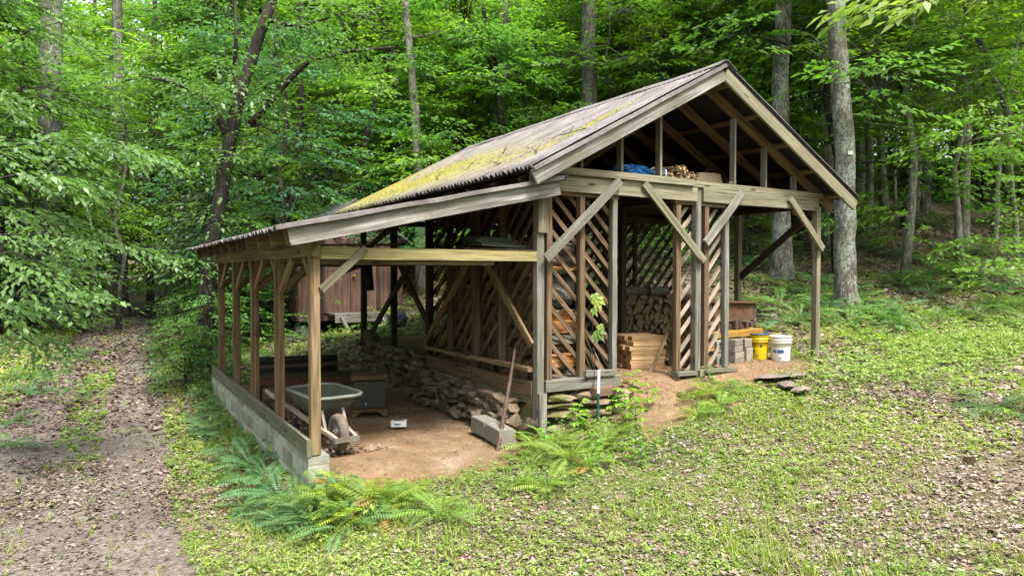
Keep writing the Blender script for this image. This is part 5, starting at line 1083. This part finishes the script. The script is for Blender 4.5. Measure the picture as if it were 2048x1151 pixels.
# a branch that dips in at the top right
d0 = 5.2; P = at(2350, 900, 6.5); P.z = hz(P.x, P.y)
OB = thing('overhanging_tree', 'young tree outside the frame, its long bright leaves dipping in at the top right', 'tree', P)
mb = MB(); tp = at(2330, -120, 6.2) - P; mb.tube([Vector((0, 0, -.2)), Vector((.02, 0, 1.5)), tp, tp + Vector((0, 0, 1.5))], [.07, .055, .04, .01], 8, .5); mb.build('trunk', M['bark_grey'], OB, True)
L = [tp] + [at(x, y, d) - P for x, y, d in ((2150, -60, 5.8), (1990, -25, 5.4), (1880, -5, 5.2), (1790, 15, 5.1), (1715, 30, 5.1))]; mb = MB(); mb.tube(L, [.02, .016, .012, .008, .005, .002], 6, .5); mb.build('branch', M['bark_dark'], OB, True)
O = []; D = []; rs = np.random.RandomState(19)
for k in range(15):
    q = rs.uniform(1.6, 4.95); i = int(q); p = L[i].lerp(L[i + 1], q - i); dv = (L[i + 1] - L[i]).normalized(); O.append(tuple(p + FW * rs.uniform(-.15, .15) + Vector((0, 0, rs.uniform(-.02, .10))))); D.append((dv.x + rs.normal(0, .3), dv.y + rs.normal(0, .3), rs.uniform(-.35, .1)))
V, tn = sprays(np.array(O), np.array(D), rs.uniform(.25, .42, len(O)), 9, .125, .3, .42, rs); link('leaf_sprays', quads_mesh('leaf_sprays', V, tn, M['leaf_gold']), OB)
# the far wood and the unseen leafage behind the camera, one mass
rs = np.random.RandomState(77); N = 230000
ang = YAW + rs.uniform(R(-58), R(58), N); d = 40 + 34 * rs.uniform(0, 1, N) ** 1.3; x = CAM.x + np.sin(ang) * d; y = CAM.y + np.cos(ang) * d
keep = np.abs(drive_off(x, y)) > 1.2 * (y < 34); hgt = rs.uniform(0, 1, N) ** .9 * 21; cl = -.10 * sstep(7, 15, hgt) - .25 * sstep(14, 21, hgt) + fbm(x, y, .35, 81) + .6 * fbm(x + hgt * .9, y - hgt * .7, .6, 84); keep &= (cl > -.34) ; x, y, hgt, ang = x[keep], y[keep], hgt[keep], ang[keep]; N = len(x)
M2 = 60000; a2 = YAW + rs.uniform(R(62), R(298), M2); d2 = 17 + 12 * rs.uniform(0, 1, M2); x2 = CAM.x + np.sin(a2) * d2; y2 = CAM.y + np.cos(a2) * d2; x = np.concatenate([x, x2]); y = np.concatenate([y, y2]); hgt = np.concatenate([hgt, rs.uniform(.2, 13, M2)]); N = len(x)  # unseen leafage behind the camera, added to cut low skylight into the shed
B = np.stack([x, y, H(x, y) + hgt + .3], -1); dr = norm(np.stack([rs.normal(size=N), rs.normal(size=N), rs.uniform(-.7, .2, N)], -1)); nr = norm(np.stack([rs.normal(0, .5, N), rs.normal(0, .5, N), np.ones(N)], -1)); L_ = rs.uniform(.28, .55, N)
tag(link('far_and_unseen_woods', quads_mesh('far_and_unseen_woods', leaves(B, dr, nr, L_, L_ * .6), np.clip(.5 + .35 * fbm(x, y, .2, 88) + rs.normal(0, .2, N), 0, 1), M['leaf_bright'])), 'dense leafage of the wood round the clearing, the unseen part added for shade', kind='stuff')
# ------------------------------------------------------------------ ferns
def fern_mesh(seed, nfr, ln, mt, broad=.17, npin=22, arch=.75, upr=.9):
    rs = np.random.RandomState(seed); B = []; D = []; Nn = []; L = []; W = []; tn = []
    for f in range(nfr):
        az = f * 2.399 + rs.uniform(-.3, .3); l = ln * rs.uniform(.65, 1.1); el = upr * rs.uniform(.6, 1.15); tone = rs.uniform(.1, .7) if rs.uniform() > .07 else 1.1
        p = np.array([0, 0, 0.]); hd = np.array([math.cos(az), math.sin(az), 0]); sd = np.array([-math.sin(az), math.cos(az), 0]); tilt = rs.uniform(-.3, .3)
        step = l / npin
        for k in range(npin):
            t = k / (npin - 1); e = el - arch * 1.5 * t; dv = hd * math.cos(e) + np.array([0, 0, math.sin(e)]); p = p + dv * step; nn = np.cross(dv, sd); nn = nn if nn[2] > 0 else -nn; s2 = sd * math.cos(tilt) + nn * math.sin(tilt)
            if t < .1: continue
            pl = broad * l * (math.sin(math.pi * min(1, (1 - t) * 1.05) ** .62) * .9 + .08) * (1 if t < .9 else .7)
            for s_ in (-1, 1): B.append(p); D.append(s2 * s_ + dv * .35 - np.array([0, 0, .12])); Nn.append(nn + rs.normal(0, .12, 3)); L.append(pl); W.append(step * .82); tn.append(np.clip(tone + rs.uniform(-.15, .15), 0, .84 if tone < 1 else 1))
        B.append(np.array([0, 0, 0.])); D.append(hd * math.cos(el) + np.array([0, 0, math.sin(el)])); Nn.append(sd); L.append(l * .35); W.append(.008); tn.append(.1)
    return quads_mesh('fern', leaves(np.array(B), np.array(D), np.array(Nn), np.array(L), np.array(W), .05), tn, M[mt])
FD = [fern_mesh(400 + k, 12 + k, .70, 'fern_dark') for k in range(4)]; FL = [fern_mesh(420 + k, 9 + 2 * k, .55, 'fern_light', .22, 18, .8, 1.1) for k in range(4)]
def fern(px, py, sc, light, label, group, zoff=0.0, r=0):
    p = ground_at(px, py) if r == 0 else r
    o = link('fern', random.choice(FL if light else FD), None, (p.x, p.y, p.z - .01 + zoff), (random.uniform(-.12, .12), random.uniform(-.12, .12), random.uniform(0, 6.28)), sc); tag(o, label, 'fern', group)
random.seed(31)
for (px, py, sc) in ((430, 850, .75), (455, 868, .7), (420, 830, .55), (478, 905, .85), (505, 940, .9), (470, 935, .7), (535, 965, .85), (512, 985, .85), (560, 1005, .9), (540, 1040, .8), (590, 1020, .75), (500, 1020, .6), (575, 1060, .6), (445, 800, .6), (408, 790, .6), (620, 1030, .6)):
    fern(px, py, sc * .85, False, 'dark green fern in the drift along the foot of the block wall', 'ferns along the block wall')
for (px, py, sc) in ((440, 880, .5), (490, 965, .55), (525, 1010, .6), (555, 1040, .6), (590, 1055, .6), (640, 1060, .55)):
    fern(px, py, sc * .85, False, 'dark green fern in the drift along the foot of the block wall', 'ferns along the block wall')
for (px, py, sc) in ((640, 1045, .7), (690, 1060, .7)):
    fern(px, py, sc, False, 'dark fern among the bright ones before the block wall', 'dark ferns before the end of the block wall')
for (px, py, sc) in ((668, 1035, .8), (700, 1010, .9), (735, 1015, .95), (760, 1035, .9), (705, 1045, .75), (790, 1015, .8), (650, 1000, .8), (885, 1048, .75), (870, 1030, .6)):
    fern(px, py, sc * 1.05, True, 'bright yellow green fern before the end of the block wall', 'bright ferns before the end of the block wall')
for (px, py, sc) in ((1075, 905, .95), (1110, 915, .95), (1140, 930, .85), (1060, 940, .7), (1175, 905, .8), (1210, 900, .75), (1095, 985, .7), (1040, 975, .6), (1180, 940, .7), (1225, 880, .6), (1090, 890, .8)):
    fern(px, py, sc * .95, True, 'bright green fern at the foot of the middle post', 'bright ferns at the foot of the middle post')
for (px, py, sc) in ((1400, 800, .75), (1425, 790, .7), (1440, 822, .65), (1470, 782, .7), (1395, 840, .6), (1455, 805, .5)):
    fern(px, py, sc, True, 'bright fern below the right lattice panel', 'bright ferns below the right lattice panel')
for k in range(95):
    px, py = random.uniform(1480, 2120), random.uniform(385, 660)
    if px < 1650 and py < 480: continue
    fern(px, py, random.uniform(.8, 1.35), False, 'dark fern on the shaded bank right of the woodshed', 'ferns on the shaded bank')
for (px, py, sc) in ((1590, 600, 1.3), (1560, 620, 1.3), (1600, 640, 1.2), (1520, 570, 1.1), (1985, 615, 1.1), (1990, 825, .85), (1770, 640, 1.1), (1800, 655, .9), (2000, 450, 1.5), (2030, 470, 1.5), (1880, 455, 1.4), (1740, 505, 1.3), (1860, 590, 1.1)): fern(px, py, sc, False, 'large dark fern clump on the bank', 'large fern clumps on the bank')
for k in range(16): fern(random.uniform(560, 850), random.uniform(640, 690), random.uniform(.5, .9), k % 3 == 0, 'fern on the slope between lean-to and brown cabin', 'ferns before the brown cabin')
for k in range(14): fern(random.uniform(330, 560), random.uniform(655, 760), random.uniform(.6, 1.), k % 3 == 0, 'fern in the weeds behind the lean-to posts', 'ferns behind the lean-to posts')
for (px, py, sc) in ((20, 850, .7), (60, 790, .8), (30, 760, .9), (90, 760, .7), (150, 720, .8), (205, 650, .9), (15, 900, .6)): fern(px, py, sc, False, 'fern at the dark verge left of the driveway', 'ferns left of the driveway')
# ------------------------------------------------------------------ broad leaved plants
def broad_mesh(seed, h, nl, leaf, mt, whorl=1):
    rs = np.random.RandomState(seed); B = []; D = []; Nn = []; L = []
    for k in range(nl):
        t = (k + 1) / nl; az = k * 2.4 + rs.uniform(-.3, .3); c = np.array([rs.uniform(-.02, .02), rs.uniform(-.02, .02), h * (.25 + .75 * t)]); st = .35 * leaf + .1 * h * (1 - t)
        c = c + np.array([math.cos(az), math.sin(az), .2]) * st
        for w_ in range(whorl):
            a2 = az + (w_ - (whorl - 1) / 2) * .62; B.append(c); D.append([math.cos(a2), math.sin(a2), rs.uniform(-.45, .05)]); Nn.append([rs.normal(0, .2), rs.normal(0, .2), 1]); L.append(leaf * rs.uniform(.7, 1.15) * (1 - .25 * abs(w_ - (whorl - 1) / 2) / max(1, whorl / 2)))
    L = np.array(L); return quads_mesh('foliage', leaves(np.array(B), np.array(D), np.array(Nn), L, L * .46, .1), rs.uniform(.2, 1, len(L)), M[mt])
BR = {}
def broad_proto(key, *a):
    fol = broad_mesh(*a); mb = MB(); mb.tube([(0, 0, -.03), (.01, 0, a[1] * .5), (0, .01, a[1])], [.006, .005, .002], 5, .5); BR[key] = (fol, mb.mesh('stem', M['fern_dark']))
broad_proto('low', 501, .18, 9, .10, 'herb'); broad_proto('dark', 502, .30, 12, .13, 'fern_dark'); broad_proto('tall', 503, .75, 18, .17, 'leaf_blue'); broad_proto('five', 504, .42, 7, .15, 'leaf_bright', 5); broad_proto('weed', 505, .34, 16, .07, 'herb')
BPROT = {}
def herb(key, p, sc, label, group, name='leafy_plant'):
    if key not in BPROT:
        t = thing(name, label, 'plant', p, random.uniform(0, 6), group); t.scale = (sc,) * 3; link('foliage', BR[key][0], t); link('stem', BR[key][1], t); BPROT[key] = t
    else: dup(BPROT[key], p, random.uniform(0, 6.28), sc, label, group)
for (px, py, sc, key, lab, grp) in [(690, 1020, 1.0, 'dark', 'broad leaved plant among the ferns before the block wall', 'broad leaved plants before the block wall'), (655, 1035, 1.1, 'dark', 'broad leaved plant among the ferns before the block wall', 'broad leaved plants before the block wall'), (620, 1055, .8, 'dark', 'broad leaved plant among the ferns before the block wall', 'broad leaved plants before the block wall'), (740, 1045, .9, 'low', 'broad leaved plant among the ferns before the block wall', 'broad leaved plants before the block wall'),
    (536, 930, 1.0, 'dark', 'broad leaf sprout against the side of the block wall', None), (1160, 860, .8, 'five', 'sprout with palm shaped leaves before the mossy flat stones', None), (1265, 800, .8, 'five', 'palm leaved plant at the left of the clay ramp', 'palm leaved plants by the clay ramp'), (1240, 830, .75, 'five', 'palm leaved plant at the left of the clay ramp', 'palm leaved plants by the clay ramp'), (1296, 822, .8, 'five', 'palm leaved plant at the foot of the clay ramp', None),
    (1418, 766, .8, 'dark', 'dark leaved sprout under the right lattice panel sill', None), (1385, 830, .7, 'weed', 'weed right of the clay ramp', None), (1290, 745, .35, 'weed', 'seedling at the corner of the timber stack', None), (1503, 742, .6, 'weed', 'thin seedling before the square paver', None), (1590, 715, .7, 'weed', 'weed hugging the right side of the white bucket', None), (1640, 728, .9, 'dark', 'leafy plant at the foot of the right post', None), (1620, 745, .9, 'weed', 'weed before the right post', None),
    (1862, 800, .9, 'dark', 'dark leaved seedling standing in the bright ground cover', None), (640, 1100, .6, 'low', 'leafy plant in the grass below the ferns', None)]:
    herb(key, ground_at(px, py), sc, lab, grp)
random.seed(33)
for k in range(34): herb('tall', ground_at(random.uniform(300, 470), random.uniform(640, 790)), random.uniform(.45, .95), 'tall broad leaved weed between the driveway and the lean-to', 'tall weeds behind the lean-to')
for k in range(16): herb('tall', ground_at(random.uniform(470, 660), random.uniform(630, 690)), random.uniform(.5, .9), 'tall broad leaved weed at the foot of the brown cabin', 'tall weeds at the brown cabin')
for k in range(14): fern(random.uniform(395, 470), random.uniform(735, 880), random.uniform(.4, .65), False, 'fern on the verge between driveway and the far half of the block wall', 'ferns on the verge by the block wall')
for k in range(10): herb('tall', ground_at(random.uniform(385, 445), random.uniform(720, 830)), random.uniform(.35, .6), 'broad leaved weed on the verge by the far half of the block wall', 'weeds on the verge by the block wall')
for k in range(16): herb('dark', ground_at(random.uniform(0, 190), random.uniform(690, 830)), random.uniform(.8, 1.5), 'broad leaved plant on the dark verge left of the driveway', 'plants on the left verge')
for k in range(26): herb(random.choice(('weed', 'five', 'weed')), ground_at(random.uniform(1090, 1330), random.uniform(830, 940)), random.uniform(.4, .75), 'leafy weed below the mossy flat stones', 'weeds below the mossy flat stones')
for k in range(100): herb(random.choice(('weed', 'dark', 'weed')), ground_at(random.uniform(1480, 2090), random.uniform(430, 720)), random.uniform(.6, 1.2), 'leafy weed on the shaded bank', 'weeds on the bank')
for k in range(24): herb(random.choice(('weed', 'low')), ground_at(random.uniform(300, 420), random.uniform(760, 1000)), random.uniform(.4, .7), 'weed on the verge right of the driveway', 'weeds right of the driveway')
# creeper on the middle stud
VN = thing('creeper_vine', 'five leaved creeper climbing the middle stud of the left lattice panel', 'vine', (3.3, -.09, .62)); mb = MB(); mb.tube([(0, 0, -.5), (.03, .0, .3), (-.01, 0, .7), (.03, -.01, 1.05)], [.006, .005, .004, .002], 5, .5); mb.build('stem', M['bark_dark'], VN)
for (x, z, s_) in ((.02, .98, .8), (-.02, 1.03, .6), (-.04, .86, .55), (.02, .60, .85), (.06, .66, .5), (.0, .55, .6)):
    a = np.linspace(-2.5, .1, 5) + random.uniform(-.3, .3); Bv = np.tile([x, -.04, z], (5, 1)); Dv = np.stack([np.cos(a), np.full(5, -.25), np.sin(a)], -1); Nv = np.tile([.1, -1, .25], (5, 1)); Lv = .20 * s_ * np.array([.7, .95, 1.1, .95, .7])
    link('leaf', quads_mesh('leaf', leaves(Bv, Dv, Nv, Lv, Lv * .5), RNG.uniform(.5, 1, 5), M['leaf_gold']), VN)
# ------------------------------------------------------------------ what covers the ground: litter, herbs, grass
def polar(n, r0, r1, rs, pw=1.0, a0=-50, a1=50):
    u = rs.uniform(0, 1, n); r = (r0 ** (2 - pw) + u * (r1 ** (2 - pw) - r0 ** (2 - pw))) ** (1 / (2 - pw)); a = YAW + rs.uniform(R(a0), R(a1), n); return CAM.x + np.sin(a) * r, CAM.y + np.cos(a) * r, r
def outside(x, y):
    k = clay_keep(x, y); return (k < .06) & ~((x > -.12) & (x < 7.3) & (y > .1) & (y < 6.1) & (k > -.1)) & ~((x > 2.3) & (x < 5.1) & (y > 9.9) & (y < 13.7)) & ~((np.abs(x - .025) < .13) & (y > -.06) & (y < 6.05))
rs = np.random.RandomState(301)
x, y, r = polar(330000, 2.6, 32, rs, 1.35); gm = green_mask(x, y); off = np.abs(drive_off(x, y)); pat = fbm(x, y, .8, 111)
pk = np.clip(.75 - .45 * gm + .5 * pat, .08, 1); pk = np.where(off < 1.2, np.clip(.42 + 1.1 * fbm(x, y, .5, 113) + .25 * sstep(4, 9, y), .06, 1) * np.where((off > .4) & (off < .8), .45, 1.), pk); k = outside(x, y) & (rs.uniform(0, 1, len(x)) < pk)
x, y, r = x[k], y[k], r[k]; N = len(x); sz = rs.uniform(.022, .055, N) * np.clip(r / 7, .85, 2.3); sz *= np.where(rs.uniform(0, 1, N) < .06, 1.6, 1.); z = H(x, y) + .010 + .008 * rs.uniform(0, 1, N) + .01 * (np.abs(drive_off(x, y)) < 1.4)
a = rs.uniform(0, 6.28, N); tn = np.clip(.9 * rs.beta(1.7, 2.2, N) - .12 * (np.abs(drive_off(x, y)) < 1.1) + .14 * (x > 1.5) * (y < -1) + .12 * fbm(x, y, 1.5, 115), 0, 1)  # litter at front right paler, the sunlight there put into its tone
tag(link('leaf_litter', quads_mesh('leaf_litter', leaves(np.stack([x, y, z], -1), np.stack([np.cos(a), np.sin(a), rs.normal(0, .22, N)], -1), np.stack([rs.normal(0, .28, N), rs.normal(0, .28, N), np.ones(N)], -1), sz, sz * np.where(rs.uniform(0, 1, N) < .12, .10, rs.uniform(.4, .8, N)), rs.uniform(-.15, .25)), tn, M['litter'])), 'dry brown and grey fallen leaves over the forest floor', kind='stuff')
# litter blown under the lean-to and onto the roofs
N = 1500; x = rs.uniform(.12, 1.1, N); y = np.clip(rs.normal(2.2, 1.3, N), .6, 5.6); k = rs.uniform(0, 1, N) < np.exp(-((x - .12) / .5) ** 2); x, y = x[k], y[k]; N = len(x); a = rs.uniform(0, 6.28, N); sz = rs.uniform(.05, .09, N)
V1 = leaves(np.stack([x, y, H(x, y) + .02 + .05 * rs.uniform(0, 1, N)], -1), np.stack([np.cos(a), np.sin(a), rs.normal(0, .3, N)], -1), np.stack([rs.normal(0, .4, N), rs.normal(0, .4, N), np.ones(N)], -1), sz, sz * .55, .25); t1 = rs.beta(1.2, 2.2, N)
N2 = 34000; x = rs.uniform(.1, 7.2, N2); y = rs.uniform(-.6, 2.6, N2); k = (clay_keep(x, y) > 0) & (rs.uniform(0, 1, N2) < np.clip(.32 + .9 * fbm(x, y, 1.2, 117), .05, 1)); x, y = x[k], y[k]; N2 = len(x); a = rs.uniform(0, 6.28, N2); sz = rs.uniform(.012, .05, N2)
V2 = leaves(np.stack([x, y, H(x, y) + .018], -1), np.stack([np.cos(a), np.sin(a), rs.normal(0, .1, N2)], -1), np.stack([rs.normal(0, .2, N2), rs.normal(0, .2, N2), np.ones(N2)], -1), sz, sz * rs.uniform(.12, .5, N2), .1); t2 = rs.beta(1.2, 2.4, N2)
tag(link('blown_litter', quads_mesh('blown_litter', np.concatenate([V1, V2]), np.concatenate([t1, t2]), M['litter'])), 'dry leaves and twigs blown onto the clay floor', kind='stuff')
N = 900; t = rs.beta(1.3, 2.2, N); y = rs.uniform(-.3, 6.4, N); x = XL + (XC - XL) * t; z = ZL + (ZA - ZL) * t + .028; a = rs.uniform(0, 6.28, N); sz = rs.uniform(.02, .06, N)
Va = leaves(np.stack([x, y, z], -1), np.stack([np.cos(a) * math.cos(SL), np.sin(a), np.cos(a) * math.sin(SL)], -1), np.stack([np.full(N, -.5) + rs.normal(0, .3, N), rs.normal(0, .3, N), np.ones(N)], -1), sz, sz * rs.uniform(.1, .6, N), .2)
N3 = 260; x = rs.uniform(LX0, 2.6, N3); y = rs.uniform(-.2, 6.2, N3); a = rs.uniform(0, 6.28, N3); sz = rs.uniform(.02, .055, N3); k = rs.uniform(0, 1, N3) < sstep(-.4, 2.4, x); x, y, a, sz = x[k], y[k], a[k], sz[k]; N3 = len(x)
Vb = leaves(np.stack([x, y, LZ0 + (LZ1 - LZ0) * (x - LX0) / (LX1 - LX0) + .027], -1), np.stack([np.cos(a), np.sin(a), np.cos(a) * .22], -1), np.stack([-.2 + rs.normal(0, .3, N3), rs.normal(0, .3, N3), np.ones(N3)], -1), sz, sz * .4, .2)
tag(link('roof_litter', quads_mesh('roof_litter', np.concatenate([Va, Vb]), rs.beta(1.2, 2.6, N + N3), M['litter'])), 'dead leaves and twigs scattered over the roof sheets', kind='stuff')
random.seed(44)
for k in range(6):
    t = random.uniform(.06, .5); y = random.uniform(.2, 4.5); x = XL + (XC - XL) * t; z = ZL + (ZA - ZL) * t + .035; mb = MB(); a = random.uniform(-.5, .9); L = random.uniform(.4, 1.1); pts = []
    for q in range(6): s_ = L * q / 5; dx = s_ * math.sin(a) + random.uniform(-.03, .03); pts.append((x + dx, y + s_ * math.cos(a) + random.uniform(-.03, .03), z + dx * math.tan(SL) + random.uniform(0, .04)))
    mb.tube(pts, [.006, .0055, .005, .004, .003, .002], 5, .5); mb.tube([pts[2], (pts[2][0] + .12, pts[2][1] + .06, pts[2][2] + .12 * math.tan(SL) + .05), (pts[2][0] + .2, pts[2][1] + .2, pts[2][2] + .2 * math.tan(SL) + .03)], [.004, .003, .002], 5, .5)
    tag(mb.build('fallen_twig', M['bark_dark']), 'dead twig lying on the mossy roof', 'twig', 'dead twigs on the mossy roof')
# herbs
rs = np.random.RandomState(303)
x, y, r = polar(420000, 2.4, 30, rs, 1.35); gm = green_mask(x, y); k = (outside(x, y) | ((clay_keep(x, y) < .3) & (y < .1) & (rs.uniform(0, 1, len(x)) < .35))) & (rs.uniform(0, 1, len(x)) < np.clip(gm * 1.0 + .45 * fbm(x, y, 1.8, 131) * (gm > .2) - .08, .012, 1)); x, y, r = x[k], y[k], r[k]
K = 4; n0 = len(x); cx = np.repeat(x, K); cy = np.repeat(y, K); N = n0 * K; az = np.repeat(rs.uniform(0, 6.28, n0), K) + np.tile(np.arange(K) * 1.57, n0) + rs.normal(0, .3, N); cx = cx + rs.normal(0, .012, N); cy = cy + rs.normal(0, .012, N); kind = rs.choice(3, n0, p=[.6, .3, .1]); grow = np.clip(.6 + .9 * fbm(x, y, .9, 133), .2, 1.6); hh = np.repeat(np.array([.012, .045, .10])[kind] * grow * rs.uniform(.4, 1.4, n0), K) * rs.uniform(.5, 1, N); wd = np.repeat(np.array([.85, .6, .42])[kind], K); sz = np.repeat(np.array([.55, 1., 1.5])[kind] * (.8 + .35 * grow), K) * np.repeat(rs.uniform(.013, .038, n0), K) * np.clip(np.repeat(r, K) / 6, .9, 2.6)
tn = np.clip(np.repeat(np.clip(.45 + .5 * fbm(x, y, .7, 141) + rs.normal(0, .16, n0), 0, 1), K) + rs.normal(0, .08, N), 0, 1)
tag(link('low_herbs', quads_mesh('low_herbs', leaves(np.stack([cx, cy, H(cx, cy) + hh], -1), np.stack([np.cos(az), np.sin(az), rs.normal(.05, .3, N)], -1), np.stack([rs.normal(0, .35, N), rs.normal(0, .35, N), np.ones(N)], -1), sz, sz * wd, .12), tn, M['herb'])), 'low green herbs and moss sprouting through the leaf litter', kind='stuff')
# bright ground cover before the bank
N0 = 26000; x = rs.uniform(4.5, 17, N0); y = rs.uniform(-3.6, 2.2, N0); u = np.clip((np.exp(-(((y + .9) / .62) ** 2)) * sstep(5.8, 7.4, x) * (1 - .5 * sstep(11, 15, x))) * (.75 + 1.0 * fbm(x, y, 1.1, 151)), 0, 1); k = outside(x, y) & (rs.uniform(0, 1, N0) < u); x, y = x[k], y[k]
K = 4; n0 = len(x); cx = np.repeat(x, K) + rs.normal(0, .03, n0 * K); cy = np.repeat(y, K) + rs.normal(0, .03, n0 * K); N = n0 * K; az = rs.uniform(0, 6.28, N); sz = rs.uniform(.035, .07, N); hh = np.repeat(rs.uniform(.05, .20, n0), K)
tag(link('ground_cover', quads_mesh('ground_cover', leaves(np.stack([cx, cy, H(cx, cy) + hh], -1), np.stack([np.cos(az), np.sin(az), rs.normal(-.1, .25, N)], -1), np.stack([rs.normal(0, .3, N), rs.normal(0, .3, N), np.ones(N)], -1), sz, sz * .62, .1), rs.uniform(0, 1, N), M['cover'])), 'bright yellow green ground cover in front of the bank', kind='stuff')
# grass
x, y, r = polar(80000, 2.4, 20, rs, 1.35); off = np.abs(drive_off(x, y)); gm = green_mask(x, y); u = gm * np.clip(.45 + 1.1 * fbm(x, y, .6, 161), 0, 1) * (.25 + .75 * ((off < .5) | (x > .3) | (off > 1.3))); k = outside(x, y) & (rs.uniform(0, 1, len(x)) < u); x, y, r = x[k], y[k], r[k]; n0 = len(x); K = 9; tall = np.repeat(np.clip(.75 + .9 * fbm(x, y, 1.1, 163) + rs.normal(0, .2, n0), .3, 1.9), K); x = np.repeat(x, K) + rs.normal(0, .02, n0 * K); y = np.repeat(y, K) + rs.normal(0, .02, n0 * K); r = np.repeat(r, K); N = len(x)
L_ = rs.uniform(.04, .13, N) * tall; az = rs.uniform(0, 6.28, N); lean = rs.uniform(.2, 1.3, N)
tag(link('grass', quads_mesh('grass', leaves(np.stack([x, y, H(x, y) - .005], -1), np.stack([np.cos(az) * lean, np.sin(az) * lean, np.ones(N)], -1), np.stack([-np.cos(az), -np.sin(az), lean], -1), L_, np.clip(L_ * .06, .0035, .008) * np.clip(r / 7, 1, 1.7), .0), np.clip(rs.normal(.55, .25, N), 0, 1), M['grass'])), 'thin grass blades among the herbs', kind='stuff')
# ------------------------------------------------------------------ light
W = bpy.data.worlds.new('World'); scene.world = W; W.use_nodes = True; nt = W.node_tree; nt.nodes.clear(); g = G(nt)
SUN_EL, SUN_AZ = R(60), R(178)       # azimuth measured from +Y towards +X: high sun from over the photographer's shoulder
sky = g.n('ShaderNodeTexSky', sky_type='NISHITA'); sky.sun_disc = False; sky.sun_elevation = SUN_EL; sky.sun_rotation = SUN_AZ; sky.dust_density = 4; sky.air_density = 1.2; sky.ozone_density = 1.0
hs = g.n('ShaderNodeHueSaturation'); hs.inputs['Saturation'].default_value = .45; g.l(sky.outputs[0], hs.inputs['Color'])
bgn = g.n('ShaderNodeBackground'); g.l(hs.outputs[0], bgn.inputs[0]); bgn.inputs[1].default_value = .085
wo = g.n('ShaderNodeOutputWorld'); g.l(bgn.outputs[0], wo.inputs[0])
sd = bpy.data.lights.new('sun', 'SUN'); sd.energy = 1.5; sd.angle = R(10); sd.color = (1, .95, .87); so = bpy.data.objects.new('sun', sd); COL.objects.link(so)
sv = Vector((math.sin(SUN_AZ) * math.cos(SUN_EL), math.cos(SUN_AZ) * math.cos(SUN_EL), math.sin(SUN_EL))); so.rotation_euler = sv.to_track_quat('Z', 'Y').to_euler(); so.location = (0, 0, 30)
scene.view_settings.view_transform = 'Standard'; scene.view_settings.look = 'None'; scene.view_settings.gamma = 1; scene.view_settings.exposure = 2.35
scene.render.engine = 'CYCLES'; cy_ = scene.cycles; cy_.max_bounces = 7; cy_.diffuse_bounces = 4; cy_.glossy_bounces = 2; cy_.transmission_bounces = 4; cy_.transparent_max_bounces = 4
cy_.use_denoising = True; cy_.sample_clamp_indirect = 6; cy_.caustics_reflective = False; cy_.caustics_refractive = False
try: cy_.denoiser = 'OPENIMAGEDENOISE'; cy_.denoising_prefilter = 'ACCURATE'
except Exception: pass
